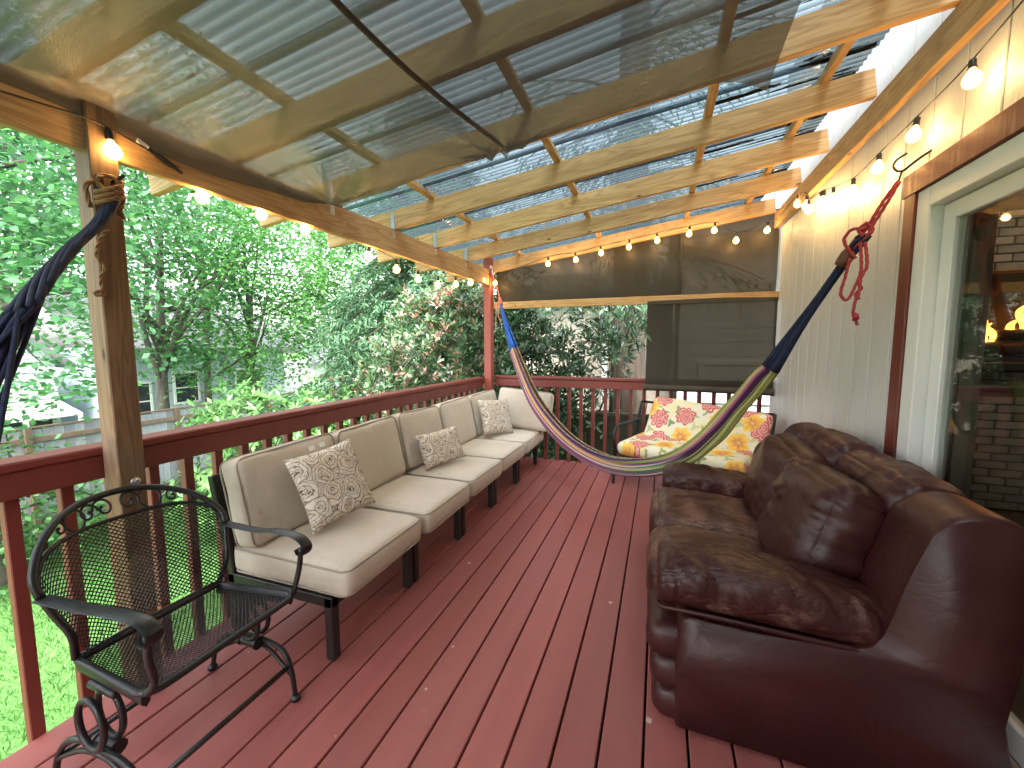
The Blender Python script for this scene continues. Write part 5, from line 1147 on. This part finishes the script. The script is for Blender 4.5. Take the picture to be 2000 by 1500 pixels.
tree('garden_shrub', 'low green ground bush at the foot of the fence', (-9.7, 5.2, B), [(-9.7, 5.4, -1.75, .6, 1.0, .35), (-9.6, 7.2, -1.6, .7, .9, .5), (-9.3, 8.6, -1.4, .8, .9, .7)], (-9.7, 5.3, -1.6), .03, 90, 28, .16, .09, L_SHR, branches=8, cat='shrub')

# ------------------------------------------------------------ fences
def fence(label, p0, p1, z0, z1, mat, pw=.14, posts=2.4, pmat=None):
    t = thing('wooden_fence', label, 'fence', ((p0[0] + p1[0]) / 2, (p0[1] + p1[1]) / 2, z0)); d = Vector((p1[0] - p0[0], p1[1] - p0[1], 0)); L = d.length; d.normalize(); ang = math.atan2(d.y, d.x); pr = None; n = int(L / (pw + .006))
    for i in range(n):
        c = Vector((p0[0], p0[1], z0)) + d * (i + .5) * (pw + .006)
        if pr is None: m = MB(); m.box(-pw / 2, pw / 2, -.009, .009, 0, z1 - z0, .003); pr = m.build('plank', mat, t); o = pr
        else: o = dup(pr, 'plank', t)
        o.location = c + Vector((0, 0, random.uniform(-.02, .0))); o.rotation_euler = (0, random.uniform(-.006, .006), ang)
    nn = Vector((-d.y, d.x, 0)); q = 0; pr = None
    while q < L:
        c = Vector((p0[0], p0[1], z0)) + d * q - nn * .058 * FSIDE
        if pr is None: m = MB(); m.box(-.045, .045, -.045, .045, -.1, z1 - z0 + .05, .004); pr = m.build('post', pmat or mat, t); o = pr
        else: o = dup(pr, 'post', t)
        o.location = c; o.rotation_euler.z = ang; q += posts
    for zz_ in (.25, z1 - z0 - .2):
        m = MB(); m.box(0, L, -.02, .02, -.045, .045, .003); o = m.build('rail', pmat or mat, t); o.location = Vector((p0[0], p0[1], z0 + zz_)) - nn * .031 * FSIDE; o.rotation_euler.z = ang
    m = MB(); m.box(0, L, -.03, .03, 0, .035, .003); o = m.build('top_cap', pmat or mat, t); o.location = Vector((p0[0], p0[1], z1 + .002)); o.rotation_euler.z = ang
    return t
FBR = mottled('brown_fence_post', (.16, .11, .075), (.24, .17, .12), 6, (1, 1, .2), .9)
FSIDE = 1; fence('weathered grey board fence across the lawn under the maples', (-10.5, -1.0), (-10.75, 13.0), B - .05, -.10, FENCEW, .14, 2.45, FBR)
FSIDE = -1; fence('mossy dark board fence close behind the far railing', (-2.7, 5.75), (1.4, 5.75), B - .05, .42, FENCEB, .14, 2.0)

# ------------------------------------------------------------ neighbouring buildings
LAP = mottled('pale_lap_siding', (.52, .56, .58), (.62, .66, .68), 2, (1, 1, 1), .6, vary=.04)
LAPB = mottled('blue_lap_siding', (.40, .48, .54), (.48, .56, .62), 2, (1, 1, 1), .6, vary=.04)
SHING = mottled('grey_shingles', (.16, .17, .18), (.26, .27, .28), 8, (1, 1, 1), .9, bump=.6, vary=.05)
PANE = mottled('dark_pane', (.02, .025, .028), (.05, .06, .065), 3, (1, 1, 1), .08, vary=.05)
def lap_wall(t, x, y0, y1, z0, z1, mat, gable=0):
    """wall facing +x made of lap boards, optional gable of given rise"""
    pr = None; z = z0; st = .18
    while z < z1 + gable - .05:
        a, b = y0, y1
        if z > z1: f = (z - z1) / gable * (y1 - y0) / 2; a, b = y0 + f, y1 - f
        m = MB(); V = [(x - .05, a, z), (x + .028, a, z), (x + .004, a, z + st), (x - .05, a, z + st), (x - .05, b, z), (x + .028, b, z), (x + .004, b, z + st), (x - .05, b, z + st)]
        m.add(V, [(0, 1, 2, 3), (7, 6, 5, 4), (0, 4, 5, 1), (1, 5, 6, 2), (2, 6, 7, 3), (3, 7, 4, 0)]); m.build('lap_board', mat, t, at=(x, (a + b) / 2, z)); z += st
def window(t, x, y0, y1, z0, z1):
    m = MB(); w_ = .07
    m.box(x, x + .06, y0 - w_, y1 + w_, z1, z1 + w_, .004); m.box(x, x + .06, y0 - w_, y1 + w_, z0 - w_, z0, .004); m.box(x, x + .06, y0 - w_, y0, z0, z1, .004); m.box(x, x + .06, y1, y1 + w_, z0, z1, .004); m.box(x + .01, x + .05, y0, y1, (z0 + z1) / 2 - .02, (z0 + z1) / 2 + .02, .002); o = m.build('window', WHITE, t)
    m = MB(); m.box(x + .02, x + .03, y0, y1, z0, z1); m.build('pane', PANE, o)
hA = thing('neighbour_house', 'pale grey lap sided gabled house behind the fence at left', 'house', (-18.5, 4.2, B))
lap_wall(hA, -15.5, 1.0, 6.4, B, 1.0, LAP, 2.3); window(hA, -15.46, 1.6, 2.4, -.9, .1)
m = MB(); m.box(-22, -15.56, 1.02, 6.38, B, 1.0); m.build('wall', LAP, hA)
m = MB()
for s_ in (0, 1):
    y0_, y1_ = (.7, 3.7) if s_ == 0 else (6.7, 3.7); m.add([(-15.2, y0_, .78), (-22, y0_, .78), (-22, y1_, 3.4), (-15.2, y1_, 3.4), (-15.2, y0_, .90), (-22, y0_, .90), (-22, y1_, 3.52), (-15.2, y1_, 3.52)], [(0, 1, 2, 3), (7, 6, 5, 4), (0, 4, 5, 1), (1, 5, 6, 2), (2, 6, 7, 3), (3, 7, 4, 0)])
m.build('roof', SHING, hA)
m = MB(); m.box(-15.49, -15.40, 4.5, 6.2, -1.95, -.25); m.build('porch_opening', PANE, hA)
m = MB(); m.add([(-15.4, 4.3, -.12), (-14.3, 4.3, -.42), (-14.3, 6.35, -.42), (-15.4, 6.35, -.12), (-15.4, 4.3, -.07), (-14.3, 4.3, -.37), (-14.3, 6.35, -.37), (-15.4, 6.35, -.07)], [(0, 1, 2, 3), (7, 6, 5, 4), (0, 4, 5, 1), (1, 5, 6, 2), (2, 6, 7, 3), (3, 7, 4, 0)]); m.build('porch_awning', WHITE, hA)
for y in (4.35, 5.3, 6.3): m = MB(); m.box(-14.36, -14.28, y - .04, y + .04, B, -.4, .005); m.build('porch_post', WHITE, hA)
hB = thing('neighbour_house', 'pale blue lap sided house with white windows behind the maples', 'house', (-18.5, 10.5, B))
lap_wall(hB, -15.2, 7.2, 13.4, B, 1.3, LAPB)
m = MB(); m.box(-22, -15.26, 7.22, 13.38, B, 1.3); m.build('wall', LAPB, hB); window(hB, -15.16, 7.55, 8.35, -.9, .2); window(hB, -15.16, 9.1, 9.8, -.5, .45); window(hB, -15.16, 11.2, 12.2, -.7, .45)
m = MB(); m.add([(-14.6, 6.8, 1.2), (-14.6, 13.8, 1.2), (-18.6, 13.8, 3.6), (-18.6, 6.8, 3.6), (-14.6, 6.8, 1.32), (-14.6, 13.8, 1.32), (-18.6, 13.8, 3.72), (-18.6, 6.8, 3.72)], [(0, 1, 2, 3), (7, 6, 5, 4), (0, 4, 5, 1), (1, 5, 6, 2), (2, 6, 7, 3), (3, 7, 4, 0)]); m.build('roof', SHING, hB)
hC = thing('white_cottage', 'small bright white building far behind the maple trunks', 'house', (-17.5, 19.5, B))
m = MB(); m.box(-20, -15.6, 15.5, 21.5, B, .55); m.build('wall', WHITE, hC); window(hC, -15.58, 17.4, 18.4, -.9, .1)
m = MB(); m.box(-15.6, -15.5, 16.3, 16.5, B, .5); m.box(-15.6, -15.5, 19.6, 19.8, B, .5); m.build('corner_trim', LAPB, hC)
m = MB(); m.add([(-15.2, 15.1, .5), (-15.2, 21.9, .5), (-18, 21.9, 2.2), (-18, 15.1, 2.2), (-15.2, 15.1, .62), (-15.2, 21.9, .62), (-18, 21.9, 2.32), (-18, 15.1, 2.32)], [(0, 1, 2, 3), (7, 6, 5, 4), (0, 4, 5, 1), (1, 5, 6, 2), (2, 6, 7, 3), (3, 7, 4, 0)]); m.build('roof', SHING, hC)
TENT = mottled('olive_canvas', (.30, .32, .24), (.40, .42, .32), 5, (1, 1, 1), .9)
tn = thing('canvas_shelter', 'olive tan arched canvas shelter with dark opening beyond the shrubs', 'shelter', (-8.6, 12.6, B))
m = MB(); m.loft([[(-9.7 + 2.0 * math.cos(a) * (1 if True else 1) + .9, y, B + 2.85 * max(0, math.sin(a)) ** .75) for a in np.linspace(math.pi, 0, 13)] for y in (12.0, 14.2)], cap=True); m.build('canvas', TENT, tn, smooth=50)
m = MB(); m.box(-9.0, -8.0, 11.95, 11.99, B, B + 1.9, .004); m.build('opening', PANE, tn)
BEIGE = mottled('beige_board', (.34, .30, .24), (.42, .37, .30), 3, (1, 1, .2), .8, vary=.06)
sh = thing('garden_shed', 'beige board shed with white corner trim behind the laurel', 'shed', (-1.3, 9.0, B)); pr = None
m = MB(); m.box(-2.55, .2, 8.35, 10.2, B, 2.3); m.build('wall', BEIGE, sh)
for i in range(13):
    at = (-2.44 + .212 * i, 8.32, B)
    if pr is None: m = MB(); m.box(-.1035, .1035, -.012, .028, 0, 4.3, .003); pr = m.build('board', BEIGE, sh); pr.location = at
    else: dup(pr, 'board', sh, at)
for x in (-2.6, -1.02): m = MB(); m.box(x - .05, x + .05, 8.28, 8.306, B, 2.3, .003); m.build('corner_trim', WHITE, sh)
m = MB(); m.box(-2.56, .2, 8.27, 8.279, -.16, -.04, .002); m.build('band_board', WHITE, sh)
m = MB(); m.add([(-2.9, 8.0, 2.25), (.5, 8.0, 2.25), (.5, 10.6, 3.1), (-2.9, 10.6, 3.1), (-2.9, 8.0, 2.33), (.5, 8.0, 2.33), (.5, 10.6, 3.18), (-2.9, 10.6, 3.18)], [(0, 1, 2, 3), (7, 6, 5, 4), (0, 4, 5, 1), (1, 5, 6, 2), (2, 6, 7, 3), (3, 7, 4, 0)]); m.build('roof', SHING, sh)
hD = thing('garage', 'pale grey garage wall with a white window behind the roll-down shade', 'garage', (2.2, 8.4, B))
m = MB(); m.box(.32, 5.5, 7.6, 11, B, 3.0); m.build('wall', LAP, hD)
for i in range(22):
    m = MB(); m.box(.30, 5.52, 7.565, 7.60, B + .228 * i, B + .222 + .228 * i, .004); m.build('lap_board', LAP, hD, at=(2.9, 7.58, B + .228 * i))
m = MB(); 
for a in ((.62, 1.70, 1.05, 1.12), (.62, 1.70, .42, .49), (.62, .69, .49, 1.05), (1.63, 1.70, .49, 1.05)): m.box(a[0], a[1], 7.53, 7.564, a[2], a[3], .003)
o = m.build('window', WHITE, hD); m = MB(); m.box(.69, 1.63, 7.545, 7.562, .49, 1.05); m.build('pane', LAP, o)
m = MB(); m.box(.1, 5.8, 7.3, 11.2, 3.0, 3.12, .01); m.build('roof', SHING, hD)
print('objects', len(bpy.data.objects), 'tris', sum(len(m.loop_triangles) or len(m.polygons) * 2 for m in bpy.data.meshes))
